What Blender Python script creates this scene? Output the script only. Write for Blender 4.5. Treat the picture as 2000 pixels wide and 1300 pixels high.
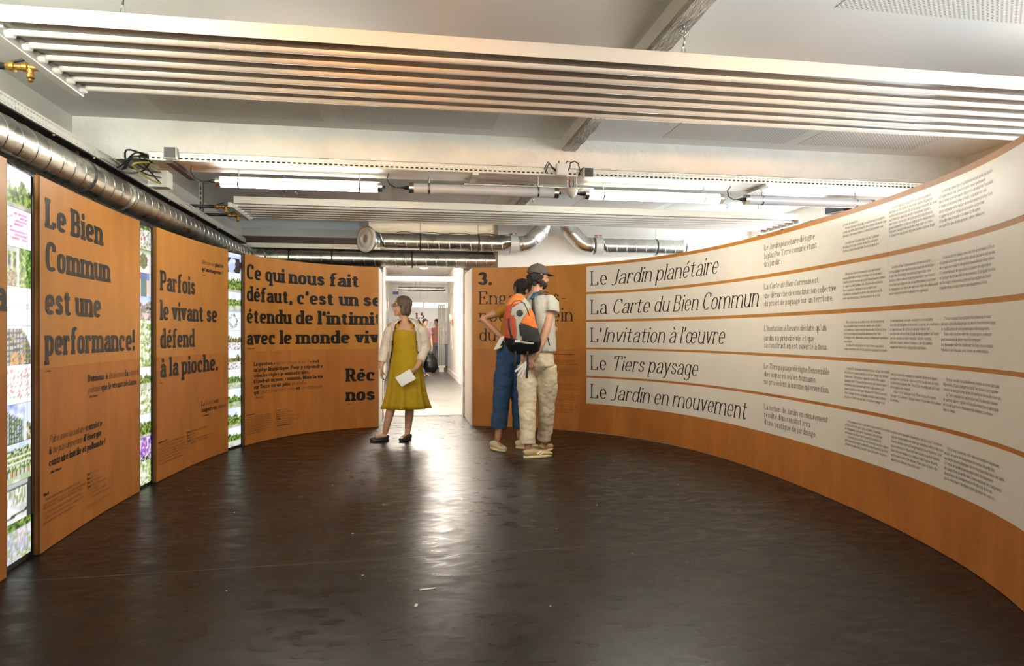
# Exhibition room with a curved display wall. World frame: x to the right along the room's
# transverse beams, y into the depth along the ducts, z up, metres; the camera stands over (0, 0).
import bpy, bmesh, math, random, bisect
from mathutils import Vector, Matrix, noise
PI = math.pi
for o in list(bpy.data.objects): bpy.data.objects.remove(o)
scene = bpy.context.scene
COL = scene.collection

# ------------------------------------------------------------------ camera, world, light, exposure
CA, SA = 0.9872, 0.1595            # the camera looks 9.2 degrees to the right of the room's depth axis
cam_d = bpy.data.cameras.new('camera'); cam = bpy.data.objects.new('camera', cam_d); COL.objects.link(cam)
cam.location = (0, 0, 1.17)
cam.rotation_euler = (math.radians(90), 0, -math.atan2(SA, CA))
cam_d.sensor_width = 36; cam_d.lens = 36 * 1300 / 2000; cam_d.shift_y = 2 / 2000; cam_d.clip_start = 0.02
scene.camera = cam
scene.view_settings.view_transform = 'Standard'; scene.view_settings.look = 'None'
scene.view_settings.gamma = 1; scene.view_settings.use_curve_mapping = False
scene.view_settings.exposure = 0.0
world = bpy.data.worlds.new('world'); scene.world = world; world.use_nodes = True
world.node_tree.nodes['Background'].inputs[0].default_value = (0.72, 0.85, 1.0, 1)
world.node_tree.nodes['Background'].inputs[1].default_value = 2.0
scene.cycles.max_bounces = 9; scene.cycles.diffuse_bounces = 7; scene.cycles.glossy_bounces = 4
scene.cycles.transmission_bounces = 4; scene.cycles.sample_clamp_indirect = 8
scene.cycles.caustics_reflective = False; scene.cycles.caustics_refractive = False
TUBE_GLOW = 92.0                   # radiance of a lit fluorescent tube
HALL_GLOW = 165.0
def area_light(name, loc, rot, sx, sy, power, col):
    l = bpy.data.lights.new(name, 'AREA'); l.shape = 'RECTANGLE'; l.size = sx; l.size_y = sy
    l.energy = power; l.color = col
    o = bpy.data.objects.new(name, l); o.location = loc; o.rotation_euler = rot; COL.objects.link(o)
    return o
# daylight through the windows of the right wall
area_light('window_daylight', (5.3, 7.3, 1.8), (0, math.radians(90), 0), 1.6, 3.2, 200, (0.88, 0.96, 1.0))
area_light('window_daylight', (5.3, 1.2, 1.8), (0, math.radians(90), 0), 1.6, 4.4, 400, (0.90, 0.96, 1.0))
area_light('rear_fill_light', (1.3, -4.5, 1.75), (math.radians(90), 0, 0), 6.5, 1.4, 90, (0.93, 0.98, 0.86))  # added fill for the beam faces; the rear wall has no window
# warm fill lights added behind the camera to tint the near ceiling
def aimed(name, loc, target, size, power, col, spread):
    d = Vector(target) - Vector(loc); o = area_light(name, loc, (0, 0, 0), size, size, power, col)
    o.rotation_euler = d.to_track_quat('-Z', 'Y').to_euler(); o.data.spread = math.radians(spread); return o
aimed('warm_fill_light', (-.4, -1.0, 1.70), (-.2, 3.4, 2.76), .3, 6.5, (1.0, 0.36, 0.04), 36)
aimed('left_fill_light', (-1.75, 1.9, 2.14), (-1.7, 5.0, 2.72), .25, 13, (0.95, 0.98, 0.84), 110)  # this and the next: unseen fills added to brighten the upper left
aimed('left_fill_light', (-1.9, 1.95, 2.64), (-1.1, 5.3, 2.62), 0.12, 17, (0.95, 0.98, 0.84), 110)
aimed('warm_fill_light', (1.9, -1.0, 1.70), (2.2, 3.2, 2.76), .3, 9, (1.0, 0.44, 0.10), 40)

# ------------------------------------------------------------------ materials
def srgb(r, g, b):
    f = lambda c: (c / 255 / 12.92) if c <= 10.3 else ((c / 255 + 0.055) / 1.055) ** 2.4
    return (f(r), f(g), f(b))
MATS = {}
def mat(name, col, rough=0.5, metal=0.0, spec=0.5, emit=None, estr=0, var=0.0, vscale=5.0, vstretch=(1, 1, 1),
        bump=0.0, bscale=40.0, coat=0.0, rvar=0.0, alpha=1, detail=4):
    if name in MATS: return MATS[name]
    m = bpy.data.materials.new(name); m.use_nodes = True; nt = m.node_tree; N = nt.nodes; Lk = nt.links
    b = N['Principled BSDF']; b.inputs['Base Color'].default_value = (*col, 1)
    b.inputs['Roughness'].default_value = rough; b.inputs['Metallic'].default_value = metal
    b.inputs['Specular IOR Level'].default_value = spec; b.inputs['Coat Weight'].default_value = coat
    if emit: b.inputs['Emission Color'].default_value = (*emit, 1); b.inputs['Emission Strength'].default_value = estr
    if var or bump or rvar:
        tc = N.new('ShaderNodeTexCoord'); mp = N.new('ShaderNodeMapping'); mp.inputs['Scale'].default_value = vstretch
        Lk.new(tc.outputs['Object'], mp.inputs[0])
    if var or rvar:
        n = N.new('ShaderNodeTexNoise'); n.inputs['Scale'].default_value = vscale; n.inputs['Detail'].default_value = detail
        Lk.new(mp.outputs[0], n.inputs['Vector'])
        if var:
            mr = N.new('ShaderNodeMapRange'); mr.inputs[1].default_value = .3; mr.inputs[2].default_value = .7
            mr.inputs[3].default_value = 1 - var; mr.inputs[4].default_value = 1 + var
            Lk.new(n.outputs[0], mr.inputs[0])
            vm = N.new('ShaderNodeVectorMath'); vm.operation = 'SCALE'; vm.inputs[0].default_value = col
            Lk.new(mr.outputs[0], vm.inputs['Scale']); Lk.new(vm.outputs[0], b.inputs['Base Color'])
        if rvar:
            mr = N.new('ShaderNodeMapRange'); mr.inputs[1].default_value = .3; mr.inputs[2].default_value = .7
            mr.inputs[3].default_value = max(rough - rvar, .02); mr.inputs[4].default_value = rough + rvar
            Lk.new(n.outputs[0], mr.inputs[0]); Lk.new(mr.outputs[0], b.inputs['Roughness'])
    if bump:
        n2 = N.new('ShaderNodeTexNoise'); n2.inputs['Scale'].default_value = bscale; n2.inputs['Detail'].default_value = 6
        Lk.new(mp.outputs[0], n2.inputs['Vector'])
        bp = N.new('ShaderNodeBump'); bp.inputs['Strength'].default_value = bump; bp.inputs['Distance'].default_value = .02
        Lk.new(n2.outputs[0], bp.inputs['Height']); Lk.new(bp.outputs[0], b.inputs['Normal'])
    MATS[name] = m
    return m
def math_node(nt, op, a, b=None):
    n = nt.nodes.new('ShaderNodeMath'); n.operation = op
    for i, v in enumerate((a, b)):
        if v is None: continue
        if isinstance(v, (int, float)): n.inputs[i].default_value = v
        else: nt.links.new(v, n.inputs[i])
    return n.outputs[0]
def dotted(name, base, hole, pitch, rad, metal=0.0, rough=0.5, stagger=False):
    """a sheet punched with a regular grid of small holes"""
    m = mat(name, base, rough, metal); nt = m.node_tree; N = nt.nodes; b = N['Principled BSDF']
    tc = N.new('ShaderNodeTexCoord'); sp = N.new('ShaderNodeSeparateXYZ'); nt.links.new(tc.outputs['Object'], sp.inputs[0])
    def cell(off):
        fx = math_node(nt, 'SUBTRACT', math_node(nt, 'FRACT', math_node(nt, 'ADD', math_node(nt, 'DIVIDE', sp.outputs[0], pitch), off + 500)), .5)
        fy = math_node(nt, 'SUBTRACT', math_node(nt, 'FRACT', math_node(nt, 'ADD', math_node(nt, 'DIVIDE', sp.outputs[1], pitch), off + 500)), .5)
        d = math_node(nt, 'ADD', math_node(nt, 'MULTIPLY', fx, fx), math_node(nt, 'MULTIPLY', fy, fy))
        return math_node(nt, 'LESS_THAN', d, rad * rad)
    f = cell(0.25)
    if stagger: f = math_node(nt, 'MAXIMUM', f, cell(0.75))
    mx = N.new('ShaderNodeMix'); mx.data_type = 'RGBA'
    mx.inputs[6].default_value = (*base, 1); mx.inputs[7].default_value = (*hole, 1)
    nt.links.new(f, mx.inputs[0]); nt.links.new(mx.outputs[2], b.inputs['Base Color'])
    return m
KRAFT = srgb(196, 138, 72)
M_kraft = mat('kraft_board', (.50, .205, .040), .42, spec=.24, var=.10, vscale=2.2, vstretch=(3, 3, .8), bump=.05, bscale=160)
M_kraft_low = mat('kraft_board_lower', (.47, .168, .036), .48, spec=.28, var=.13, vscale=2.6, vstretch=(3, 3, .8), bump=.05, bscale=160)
M_edge = mat('board_edge', (.10, .045, .018), .6)
M_ink = mat('black_ink', (.013, .012, .011), .45, spec=.22)
M_ink2 = mat('text_ink', (.030, .024, .019), .5, spec=.3)
M_band = mat('white_print', (.80, .735, .64), .36, spec=.5, var=.025, vscale=3, bump=.03, bscale=260)
M_wall = mat('white_paint', (.84, .82, .755), .6, var=.04, vscale=3, bump=.25, bscale=9)
M_rough = mat('rough_plaster', (.84, .82, .76), .65, var=.06, vscale=4, bump=.7, bscale=14)
M_conc = mat('raw_joist', (.55, .50, .42), .8, var=.25, vscale=16, vstretch=(3, .8, 3), bump=1.0, bscale=30)
M_ceil = mat('ceiling_board', (.85, .84, .80), .6, var=.02, vscale=2)
M_perf = dotted('perforated_board', (.83, .81, .76), (.34, .32, .28), .027, .20, stagger=True)
M_white = mat('white_enamel', (.70, .685, .63), .32, spec=.5)
M_galv = mat('galvanised_steel', (.58, .58, .54), .30, metal=1.0, var=.14, vscale=7, rvar=.06)
M_zinc = mat('zinc_tray', (.66, .66, .62), .38, metal=.75, var=.08, vscale=9)
M_tray = mat('pale_tray', (.66, .66, .60), .45, metal=.3)
M_foil = mat('foil_tray_bottom', (.70, .69, .66), .33, metal=.8, bump=.35, bscale=14)
M_dark = mat('dark_steel', (.03, .028, .026), .45)
M_black = mat('black_plastic', (.014, .014, .015), .35)
M_grey_box = mat('charcoal_plastic', (.045, .048, .052), .4)
M_brass = mat('brass', (.50, .28, .08), .35, metal=1.0, var=.3, vscale=40)
M_chrome = mat('chrome', (.70, .70, .68), .18, metal=1.0)
M_mesh = dotted('perforated_steel', (.17, .15, .125), (.05, .04, .03), .0085, .30, metal=.75, rough=.30)
M_red = mat('red_plastic', (.60, .03, .02), .4)
M_blue = mat('blue_plastic', (.03, .04, .35), .4)

# ------------------------------------------------------------------ mesh helpers
def base_of(p):
    v = Vector((0, 0, 0))
    while p is not None: v += p.location; p = p.parent
    return v
class MB:
    def __init__(s): s.v = []; s.f = []
    def add(s, vs, fs):
        n = len(s.v); s.v += [tuple(v) for v in vs]; s.f += [tuple(i + n for i in f) for f in fs]
    def box(s, x0, x1, y0, y1, z0, z1):
        s.add([(x0, y0, z0), (x1, y0, z0), (x1, y1, z0), (x0, y1, z0), (x0, y0, z1), (x1, y0, z1), (x1, y1, z1), (x0, y1, z1)],
              [(0, 3, 2, 1), (4, 5, 6, 7), (0, 1, 5, 4), (1, 2, 6, 5), (2, 3, 7, 6), (3, 0, 4, 7)])
        return s
    def obox(s, c, ax, ay, az):
        """box from centre and three half-axis vectors"""
        c, ax, ay, az = map(Vector, (c, ax, ay, az))
        P = [c + i * ax + j * ay + k * az for k in (-1, 1) for (i, j) in ((-1, -1), (1, -1), (1, 1), (-1, 1))]
        s.add(P, [(0, 3, 2, 1), (4, 5, 6, 7), (0, 1, 5, 4), (1, 2, 6, 5), (2, 3, 7, 6), (3, 0, 4, 7)]); return s
    def tube(s, pts, rad, n=12, caps=True, up=(0, 0, 1), flat=1.0):
        """tube through points; radius a number or one per point; a radius may be a (wide, deep) pair"""
        P = [Vector(p) for p in pts]; k = len(P)
        R = rad if isinstance(rad, (list, tuple)) and len(rad) == k and not (k == 2 and False) else [rad] * k
        vs = []; u = None
        for i in range(k):
            t = (P[min(i + 1, k - 1)] - P[max(i - 1, 0)])
            t = t.normalized() if t.length > 1e-9 else Vector((0, 0, 1))
            if u is None:
                u = Vector(up); u = u - t * u.dot(t)
                if u.length < 1e-3: u = Vector((1, 0, 0)) - t * t.x
                if u.length < 1e-3: u = Vector((0, 1, 0)) - t * t.y
            else: u = u - t * u.dot(t)
            u.normalize(); w = t.cross(u)
            ra, rb = R[i] if isinstance(R[i], (list, tuple)) else (R[i], R[i] * flat)
            for j in range(n):
                a = 2 * PI * j / n; vs.append(P[i] + w * (ra * math.cos(a)) + u * (rb * math.sin(a)))
        fs = [(i * n + j, i * n + (j + 1) % n, (i + 1) * n + (j + 1) % n, (i + 1) * n + j) for i in range(k - 1) for j in range(n)]
        if caps: fs += [tuple(range(n))[::-1], tuple((k - 1) * n + j for j in range(n))]
        s.add(vs, fs); return s
    def ball(s, c, r, n=14, m=8, rot=None):
        c = Vector(c); r = r if isinstance(r, (tuple, list)) else (r, r, r)
        vs = []
        for i in range(1, m):
            ph = PI * i / m
            for j in range(n):
                a = 2 * PI * j / n; v = Vector((r[0] * math.sin(ph) * math.cos(a), r[1] * math.sin(ph) * math.sin(a), r[2] * math.cos(ph)))
                vs.append(c + (rot @ v if rot else v))
        top = Vector((0, 0, r[2])); vs.append(c + (rot @ top if rot else top)); vs.append(c - (rot @ top if rot else top))
        T = len(vs) - 2; B = T + 1
        fs = [(i * n + j, (i + 1) * n + j, (i + 1) * n + (j + 1) % n, i * n + (j + 1) % n) for i in range(m - 2) for j in range(n)]
        fs += [(T, j, (j + 1) % n) for j in range(n)] + [(B, (m - 2) * n + (j + 1) % n, (m - 2) * n + j) for j in range(n)]
        s.add(vs, fs); return s
    def lathe(s, c, axis, prof, n=20):
        """profile of (distance along the axis, radius)"""
        c = Vector(c); t = Vector(axis).normalized(); u = t.orthogonal().normalized(); w = t.cross(u); vs = []
        for (d, r) in prof:
            for j in range(n):
                a = 2 * PI * j / n; vs.append(c + t * d + (u * math.cos(a) + w * math.sin(a)) * r)
        k = len(prof)
        fs = [(i * n + j, i * n + (j + 1) % n, (i + 1) * n + (j + 1) % n, (i + 1) * n + j) for i in range(k - 1) for j in range(n)]
        fs += [tuple(range(n))[::-1], tuple((k - 1) * n + j for j in range(n))]
        s.add(vs, fs); return s
    def build(s, name, m, parent=None, smooth=False, bevel=0.0, label=None, kind=None):
        me = bpy.data.meshes.new(name); off = base_of(parent)
        me.from_pydata([(v[0] - off.x, v[1] - off.y, v[2] - off.z) for v in s.v], [], s.f)
        me.materials.append(m)
        if smooth: me.polygons.foreach_set('use_smooth', [True] * len(me.polygons))
        me.update()
        o = bpy.data.objects.new(name, me); COL.objects.link(o)
        if parent is not None: o.parent = parent
        if bevel:
            b = o.modifiers.new('bevel', 'BEVEL'); b.width = bevel; b.segments = 2; b.limit_method = 'ANGLE'
        if label: o['label'] = label
        if kind: o['kind'] = kind
        return o
def thing(name, loc, label, cat, group=None):
    o = bpy.data.objects.new(name, None); o.empty_display_size = .05; COL.objects.link(o); o.location = loc
    o['label'] = label; o['category'] = cat
    if group: o['group'] = group
    return o
def tag(o, label, cat, group=None, kind=None):
    o['label'] = label; o['category'] = cat
    if group: o['group'] = group
    if kind: o['kind'] = kind
    return o
def struct(mb, name, m, **k):
    o = mb.build(name, m, None, **k); o['kind'] = 'structure'; return o
def copy_tree(o, loc, label=None, parent=None):
    c = o.copy(); COL.objects.link(c)
    if parent is not None: c.parent = parent
    else:
        c.location = loc
        if label: c['label'] = label
    for ch in list(o.children): copy_tree(ch, None, None, c)
    return c

# ------------------------------------------------------------------ the plan of the curved display walls (metres)
CURVE_LEFT=[(-1.407,2.017),(-1.463,2.112),(-1.515,2.209),(-1.564,2.308),(-1.610,2.409),(-1.653,2.511),(-1.692,2.614),(-1.728,2.718),(-1.760,2.824),(-1.789,2.931),(-1.814,3.038),(-1.835,3.146),(-1.853,3.255),(-1.868,3.365),(-1.879,3.475),(-1.886,3.585),(-1.893,3.695),(-1.901,3.805),(-1.909,3.915),(-1.917,4.025),(-1.923,4.136),(-1.929,4.246),(-1.935,4.356),(-1.939,4.466),(-1.942,4.577),(-1.945,4.687),(-1.946,4.798),(-1.946,4.908),(-1.945,5.018),(-1.943,5.129),(-1.940,5.239),(-1.936,5.349),(-1.932,5.460),(-1.926,5.570),(-1.919,5.680),(-1.912,5.790),(-1.903,5.900),(-1.894,6.010),(-1.883,6.120),(-1.871,6.230),(-1.858,6.340),(-1.843,6.449),(-1.826,6.558),(-1.808,6.667),(-1.788,6.776),(-1.765,6.884),(-1.739,6.991),(-1.711,7.098),(-1.679,7.204),(-1.644,7.308),(-1.605,7.411),(-1.562,7.513),(-1.514,7.612),(-1.461,7.709),(-1.403,7.803),(-1.339,7.893),(-1.270,7.979),(-1.195,8.061),(-1.115,8.136),(-1.029,8.206),(-0.939,8.269),(-0.844,8.326),(-0.746,8.376),(-0.644,8.419),(-0.540,8.456),(-0.434,8.486),(-0.326,8.511)]
CURVE_RIGHT=[(0.850,8.419),(0.958,8.392),(1.065,8.360),(1.171,8.324),(1.275,8.284),(1.377,8.239),(1.478,8.190),(1.576,8.137),(1.672,8.080),(1.765,8.019),(1.856,7.954),(1.944,7.885),(2.029,7.812),(2.110,7.736),(2.188,7.656),(2.262,7.573),(2.333,7.486),(2.400,7.397),(2.463,7.305),(2.522,7.210),(2.576,7.113),(2.627,7.013),(2.674,6.912),(2.717,6.809),(2.757,6.704),(2.792,6.599),(2.825,6.492),(2.853,6.384),(2.879,6.275),(2.902,6.166),(2.922,6.056),(2.939,5.946),(2.954,5.835),(2.967,5.724),(2.977,5.613),(2.986,5.502),(2.992,5.390),(2.997,5.279),(3.001,5.167),(3.002,5.056),(3.003,4.944),(3.002,4.832),(3.000,4.721),(2.997,4.609),(2.992,4.498),(2.987,4.386),(2.980,4.275),(2.973,4.163),(2.964,4.052),(2.954,3.941),(2.942,3.830),(2.929,3.719),(2.914,3.608),(2.897,3.498),(2.878,3.388),(2.857,3.278),(2.834,3.169),(2.807,3.061),(2.778,2.953),(2.745,2.846),(2.708,2.741),(2.668,2.637),(2.624,2.534),(2.576,2.434),(2.523,2.335),(2.465,2.239),(2.404,2.146),(2.338,2.056),(2.267,1.970),(2.193,1.886),(2.115,1.806),(2.034,1.730),(1.948,1.658),(1.860,1.590),(1.768,1.526),(1.674,1.466),(1.577,1.411),(1.477,1.361),(1.375,1.315)]
class Curve:
    def __init__(s, P):
        s.P = P; s.S = [0.0]
        for a, b in zip(P, P[1:]): s.S.append(s.S[-1] + math.hypot(b[0] - a[0], b[1] - a[1]))
    def at(s, u):
        P = s.P; S = s.S; i = min(max(bisect.bisect(S, u) - 1, 0), len(P) - 2); t = (u - S[i]) / (S[i + 1] - S[i])
        q = (P[max(i - 1, 0)], P[i], P[i + 1], P[min(i + 2, len(P) - 1)])
        f = lambda a, b, c, d: .5 * ((2 * b) + (-a + c) * t + (2 * a - 5 * b + 4 * c - d) * t * t + (-a + 3 * b - 3 * c + d) * t ** 3)
        return f(*[p[0] for p in q]), f(*[p[1] for p in q])
    def pt(s, u, off=0.0):
        x, y = s.at(u); x0, y0 = s.at(u - .01); x1, y1 = s.at(u + .01)
        tx, ty = x1 - x0, y1 - y0; l = math.hypot(tx, ty)
        return x + ty / l * off, y - tx / l * off
CL, CR = Curve(CURVE_LEFT), Curve(CURVE_RIGHT)
def curved_slab(C, s0, s1, z0, z1, front=0.0, thick=0.02, step=.06):
    n = max(1, int(abs(s1 - s0) / step)); mb = MB(); vs = []
    for i in range(n + 1):
        u = s0 + (s1 - s0) * i / n; a = C.pt(u, front); b = C.pt(u, front - thick)
        vs += [(*a, z0), (*a, z1), (*b, z1), (*b, z0)]
    fs = [(i * 4 + j, (i + 1) * 4 + j, (i + 1) * 4 + (j + 1) % 4, i * 4 + (j + 1) % 4) for i in range(n) for j in range(4)]
    fs += [(0, 1, 2, 3), (n * 4 + 3, n * 4 + 2, n * 4 + 1, n * 4)]
    mb.add(vs, fs); return mb
# ------------------------------------------------------------------ lettering: a small stroke alphabet drawn with an elliptical pen
GL = {}
def G(ch, w, prog): GL[ch] = (w, prog)
ring = 'O .3 .5 .3 .5 0 360;'
G('a', .56, 'C .04 .74 .08 1.06 .56 1.14 .56 .68;L .56 .68 .56 0;C .56 .6 .25 .6 0 .52 0 .26;C 0 .26 0 0 .12 0 .22 0;C .22 0 .4 0 .56 .15 .56 .3;S .56 0 r')
G('b', .6, 'L 0 1.45 0 0;' + ring + 'S 0 1.45 l'); G('c', .54, 'O .29 .5 .29 .5 45 315;D .5 .8')
G('d', .6, 'L .6 1.45 .6 0;' + ring + 'S .6 1.45 l;S .6 0 r'); G('e', .56, 'O .29 .5 .29 .5 0 318;L 0 .5 .58 .5')
G('f', .36, 'L .12 0 .12 1.15;O .36 1.15 .24 .3 180 55;L -.16 1 .42 1;S .12 0 b')
G('g', .6, 'O .27 .67 .25 .33 0 360;C .1 .42 -.06 .28 -.04 .1 .2 .09;C .2 .09 .5 .09 .62 .05 .6 -.14;C .6 -.14 .56 -.44 -.02 -.46 -.02 -.18;C -.02 -.18 -.02 -.02 .1 .06 .2 .09;L .44 .93 .64 .99')
G('G1', .6, ring + 'L .6 1 .6 -.12;O .3 -.12 .3 .3 0 -160')
sh = lambda x: 'O %g .6 .3 .4 165 0;L %g .6 %g 0;S %g 0 b;' % (x + .3, x + .6, x + .6, x + .6)
G('h', .6, 'L 0 1.45 0 0;' + sh(0) + 'S 0 1.45 l;S 0 0 b'); G('n', .6, 'L 0 1 0 0;' + sh(0) + 'S 0 1 l;S 0 0 b')
G('m', 1.2, 'L 0 1 0 0;' + sh(0) + sh(.6) + 'S 0 1 l;S 0 0 b')
G('ı', 0, 'L 0 1 0 0;S 0 1 l;S 0 0 b'); G('i', 0, 'L 0 1 0 0;D 0 1.36;S 0 1 l;S 0 0 b')
G('j', 0, 'L 0 1 0 -.15;O -.2 -.15 .2 .27 0 -120;D 0 1.36;S 0 1 l')
G('k', .55, 'L 0 1.45 0 0;L .02 .42 .5 1;L .17 .58 .55 0;S 0 1.45 l;S 0 0 b;S .5 1 b;S .55 0 b')
G('l', 0, 'L 0 1.45 0 0;S 0 1.45 l;S 0 0 b'); G('o', .6, ring)
G('p', .6, 'L 0 1 0 -.42;' + ring + 'S 0 1 l;S 0 -.42 b'); G('q', .6, 'L .6 1 .6 -.42;' + ring + 'S .6 -.42 b')
G('r', .38, 'L 0 1 0 0;O .28 .62 .28 .38 170 70;D .4 .88;S 0 1 l;S 0 0 b')
G('s', .44, 'C .42 .74 .42 1.06 .03 1.12 .02 .75;C .02 .75 .02 .46 .46 .58 .45 .26;C .45 .26 .42 -.1 0 -.04 0 .26')
G('t', .42, 'L .16 1.3 .16 .28;C .16 .28 .16 -.1 .36 -.03 .46 .12;L -.14 1 .46 1')
G('u', .6, 'L 0 1 0 .4;O .3 .4 .3 .4 180 345;L .6 1 .6 0;S 0 1 l;S .6 1 l;S .6 0 r')
G('v', .56, 'L 0 1 .28 0;L .28 0 .56 1;S 0 1 b;S .56 1 b'); G('w', .9, 'L 0 1 .22 0;L .22 0 .45 .9;L .45 .9 .68 0;L .68 0 .9 1;S 0 1 b;S .9 1 b')
G('x', .54, 'L 0 1 .54 0;L .54 1 0 0;S 0 1 b;S .54 1 b;S 0 0 b;S .54 0 b')
G('y', .56, 'L 0 1 .28 .02;L .56 1 .2 -.26;C .2 -.26 .14 -.42 .05 -.44 -.04 -.36;S 0 1 b;S .56 1 b')
G('z', .5, 'L 0 1 .5 1;L .5 1 0 0;L 0 0 .5 0'); G('œ', 1.16, ring + 'O .87 .5 .29 .5 0 318;L .6 .5 1.16 .5')
for c, b, ac in (('é', 'e', 'L .26 1.2 .44 1.46'), ('è', 'e', 'L .34 1.2 .16 1.46'), ('ê', 'e', 'L .12 1.2 .29 1.42;L .29 1.42 .46 1.2'),
                 ('à', 'a', 'L .34 1.2 .16 1.46'), ('ù', 'u', 'L .36 1.2 .2 1.46'), ('ç', 'c', 'L .3 0 .26 -.22;L .26 -.22 .1 -.3'),
                 ('î', 'ı', 'L -.16 1.2 0 1.42;L 0 1.42 .16 1.2'), ('ô', 'o', 'L .14 1.2 .3 1.42;L .3 1.42 .46 1.2')):
    G(c, GL[b][0], GL[b][1] + ';' + ac)
ST = 'L 0 1.45 0 0;'
G('A', .9, 'L 0 0 .45 1.45;L .45 1.45 .9 0;L .17 .5 .73 .5;S 0 0 b;S .9 0 b')
G('B', .66, ST + 'L 0 1.45 .3 1.45;L 0 .78 .32 .78;L 0 0 .32 0;O .3 1.115 .28 .335 90 -90;O .32 .39 .34 .39 90 -90;S 0 0 l;S 0 1.45 l')
G('C', .70, 'O .4 .725 .4 .725 48 312;L .69 1.40 .69 1.10'); G('D', .78, ST + 'L 0 1.45 .3 1.45;L 0 0 .3 0;O .3 .725 .48 .725 90 -90;S 0 0 l;S 0 1.45 l')
G('E', .68, ST + 'L 0 1.45 .64 1.45;L .64 1.45 .64 1.15;L 0 .76 .42 .76;L .42 .6 .42 .92;L 0 0 .68 0;L .68 0 .68 .32;S 0 0 l;S 0 1.45 l')
G('F', .62, ST + 'L 0 1.45 .62 1.45;L .62 1.45 .62 1.15;L 0 .76 .42 .76;L .42 .6 .42 .92;S 0 0 b;S 0 1.45 l')
G('G', .8, 'O .42 .725 .42 .725 48 330;L .8 .62 .8 .1;S .8 .62 b'); G('I', 0, ST + 'S 0 0 b;S 0 1.45 b')
G('J', .3, 'L .26 1.45 .26 .2;O .04 .2 .22 .3 0 -140;S .26 1.45 b'); G('K', .7, ST + 'L 0 .6 .62 1.45;L .2 .86 .7 0;S 0 0 b;S 0 1.45 b;S .7 0 b')
G('L', .6, ST + 'L 0 0 .62 0;L .62 0 .62 .34;S 0 0 l;S 0 1.45 b')
G('M', 1.0, ST + 'L 0 1.45 .5 .1;L .5 .1 1 1.45;L 1 1.45 1 0;S 0 0 b;S 0 1.45 l;S 1 1.45 r;S 1 0 b')
G('N', .8, ST + 'L 0 1.45 .8 0;L .8 0 .8 1.45;S 0 0 b;S 0 1.45 l;S .8 1.45 b')
G('P', .64, ST + 'L 0 1.45 .3 1.45;L 0 .68 .3 .68;O .3 1.065 .34 .385 90 -90;S 0 0 b;S 0 1.45 l'); G('Q', .8, 'O .42 .725 .42 .725 0 360;L .5 .2 .8 -.2')
G('R', .7, ST + 'L 0 1.45 .3 1.45;L 0 .74 .3 .74;O .3 1.095 .32 .355 90 -90;L .34 .74 .66 0;S 0 0 b;S 0 1.45 l;S .7 0 r')
G('S', .6, 'C .58 1.12 .56 1.5 .04 1.56 .03 1.08;C .03 1.08 .03 .66 .62 .82 .61 .36;C .61 .36 .58 -.12 0 -.08 0 .36')
G('T', .8, 'L .4 1.45 .4 0;L 0 1.45 .8 1.45;L 0 1.45 0 1.15;L .8 1.45 .8 1.15;S .4 0 b'); G('V', .84, 'L 0 1.45 .42 0;L .42 0 .84 1.45;S 0 1.45 b;S .84 1.45 b')
G('É', .68, GL['E'][1] + ';L .3 1.62 .48 1.85')
G('0', .56, 'O .28 .725 .28 .725 0 360'); G('1', .2, 'L .14 1.45 .14 0;L .14 1.45 -.08 1.2;S .14 0 b'); G('2', .56, 'C .02 1.05 .04 1.6 .56 1.55 .52 1.02;C .52 1.02 .5 .7 .1 .4 .02 0;L .02 0 .56 0')
G('3', .52, 'C .02 1.2 .08 1.56 .5 1.52 .48 1.1;C .48 1.1 .46 .85 .34 .78 .2 .78;C .2 .78 .4 .76 .54 .66 .54 .38;C .54 .38 .5 -.1 .04 -.08 0 .3')
G('4', .62, 'L .44 1.45 .44 0;L .44 1.45 0 .42;L 0 .42 .62 .42'); G('5', .54, 'L .08 1.45 .5 1.45;L .08 1.45 .05 .82;C .05 .82 .3 1.02 .54 .86 .54 .46;C .54 .46 .52 -.1 .06 -.08 0 .26')
G('6', .56, 'O .28 .42 .28 .42 0 360;C 0 .42 -.02 1.1 .2 1.4 .48 1.45'); G('8', .54, 'O .27 1.1 .24 .35 0 360;O .27 .38 .28 .38 0 360')
G('.', 0, 'D 0 .06'); G(',', 0, 'D 0 .06;L .02 .04 -.06 -.22'); G('’', 0, 'D 0 1.36;L .03 1.34 -.06 1.05'); G('!', 0, 'L 0 1.45 0 .5;D 0 .06')
G('?', .44, 'C 0 1.15 .05 1.6 .48 1.55 .44 1.1;C .44 1.1 .4 .85 .2 .75 .2 .45;D .2 .06'); G(':', 0, 'D 0 .06;D 0 .8'); G('-', .4, 'L 0 .5 .4 .5')
G('—', .9, 'L 0 .5 .9 .5'); G('«', .36, 'L .18 .75 0 .5;L 0 .5 .18 .25;L .36 .75 .18 .5;L .18 .5 .36 .25'); G('»', .36, 'L 0 .75 .18 .5;L .18 .5 0 .25;L .18 .75 .36 .5;L .36 .5 .18 .25')
G('(', .2, 'O .2 .6 .2 .85 120 240'); G(')', .2, 'O 0 .6 .2 .85 60 -60'); G('©', .7, 'O .35 .6 .35 .5 0 360;O .35 .6 .15 .22 50 310')
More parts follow.
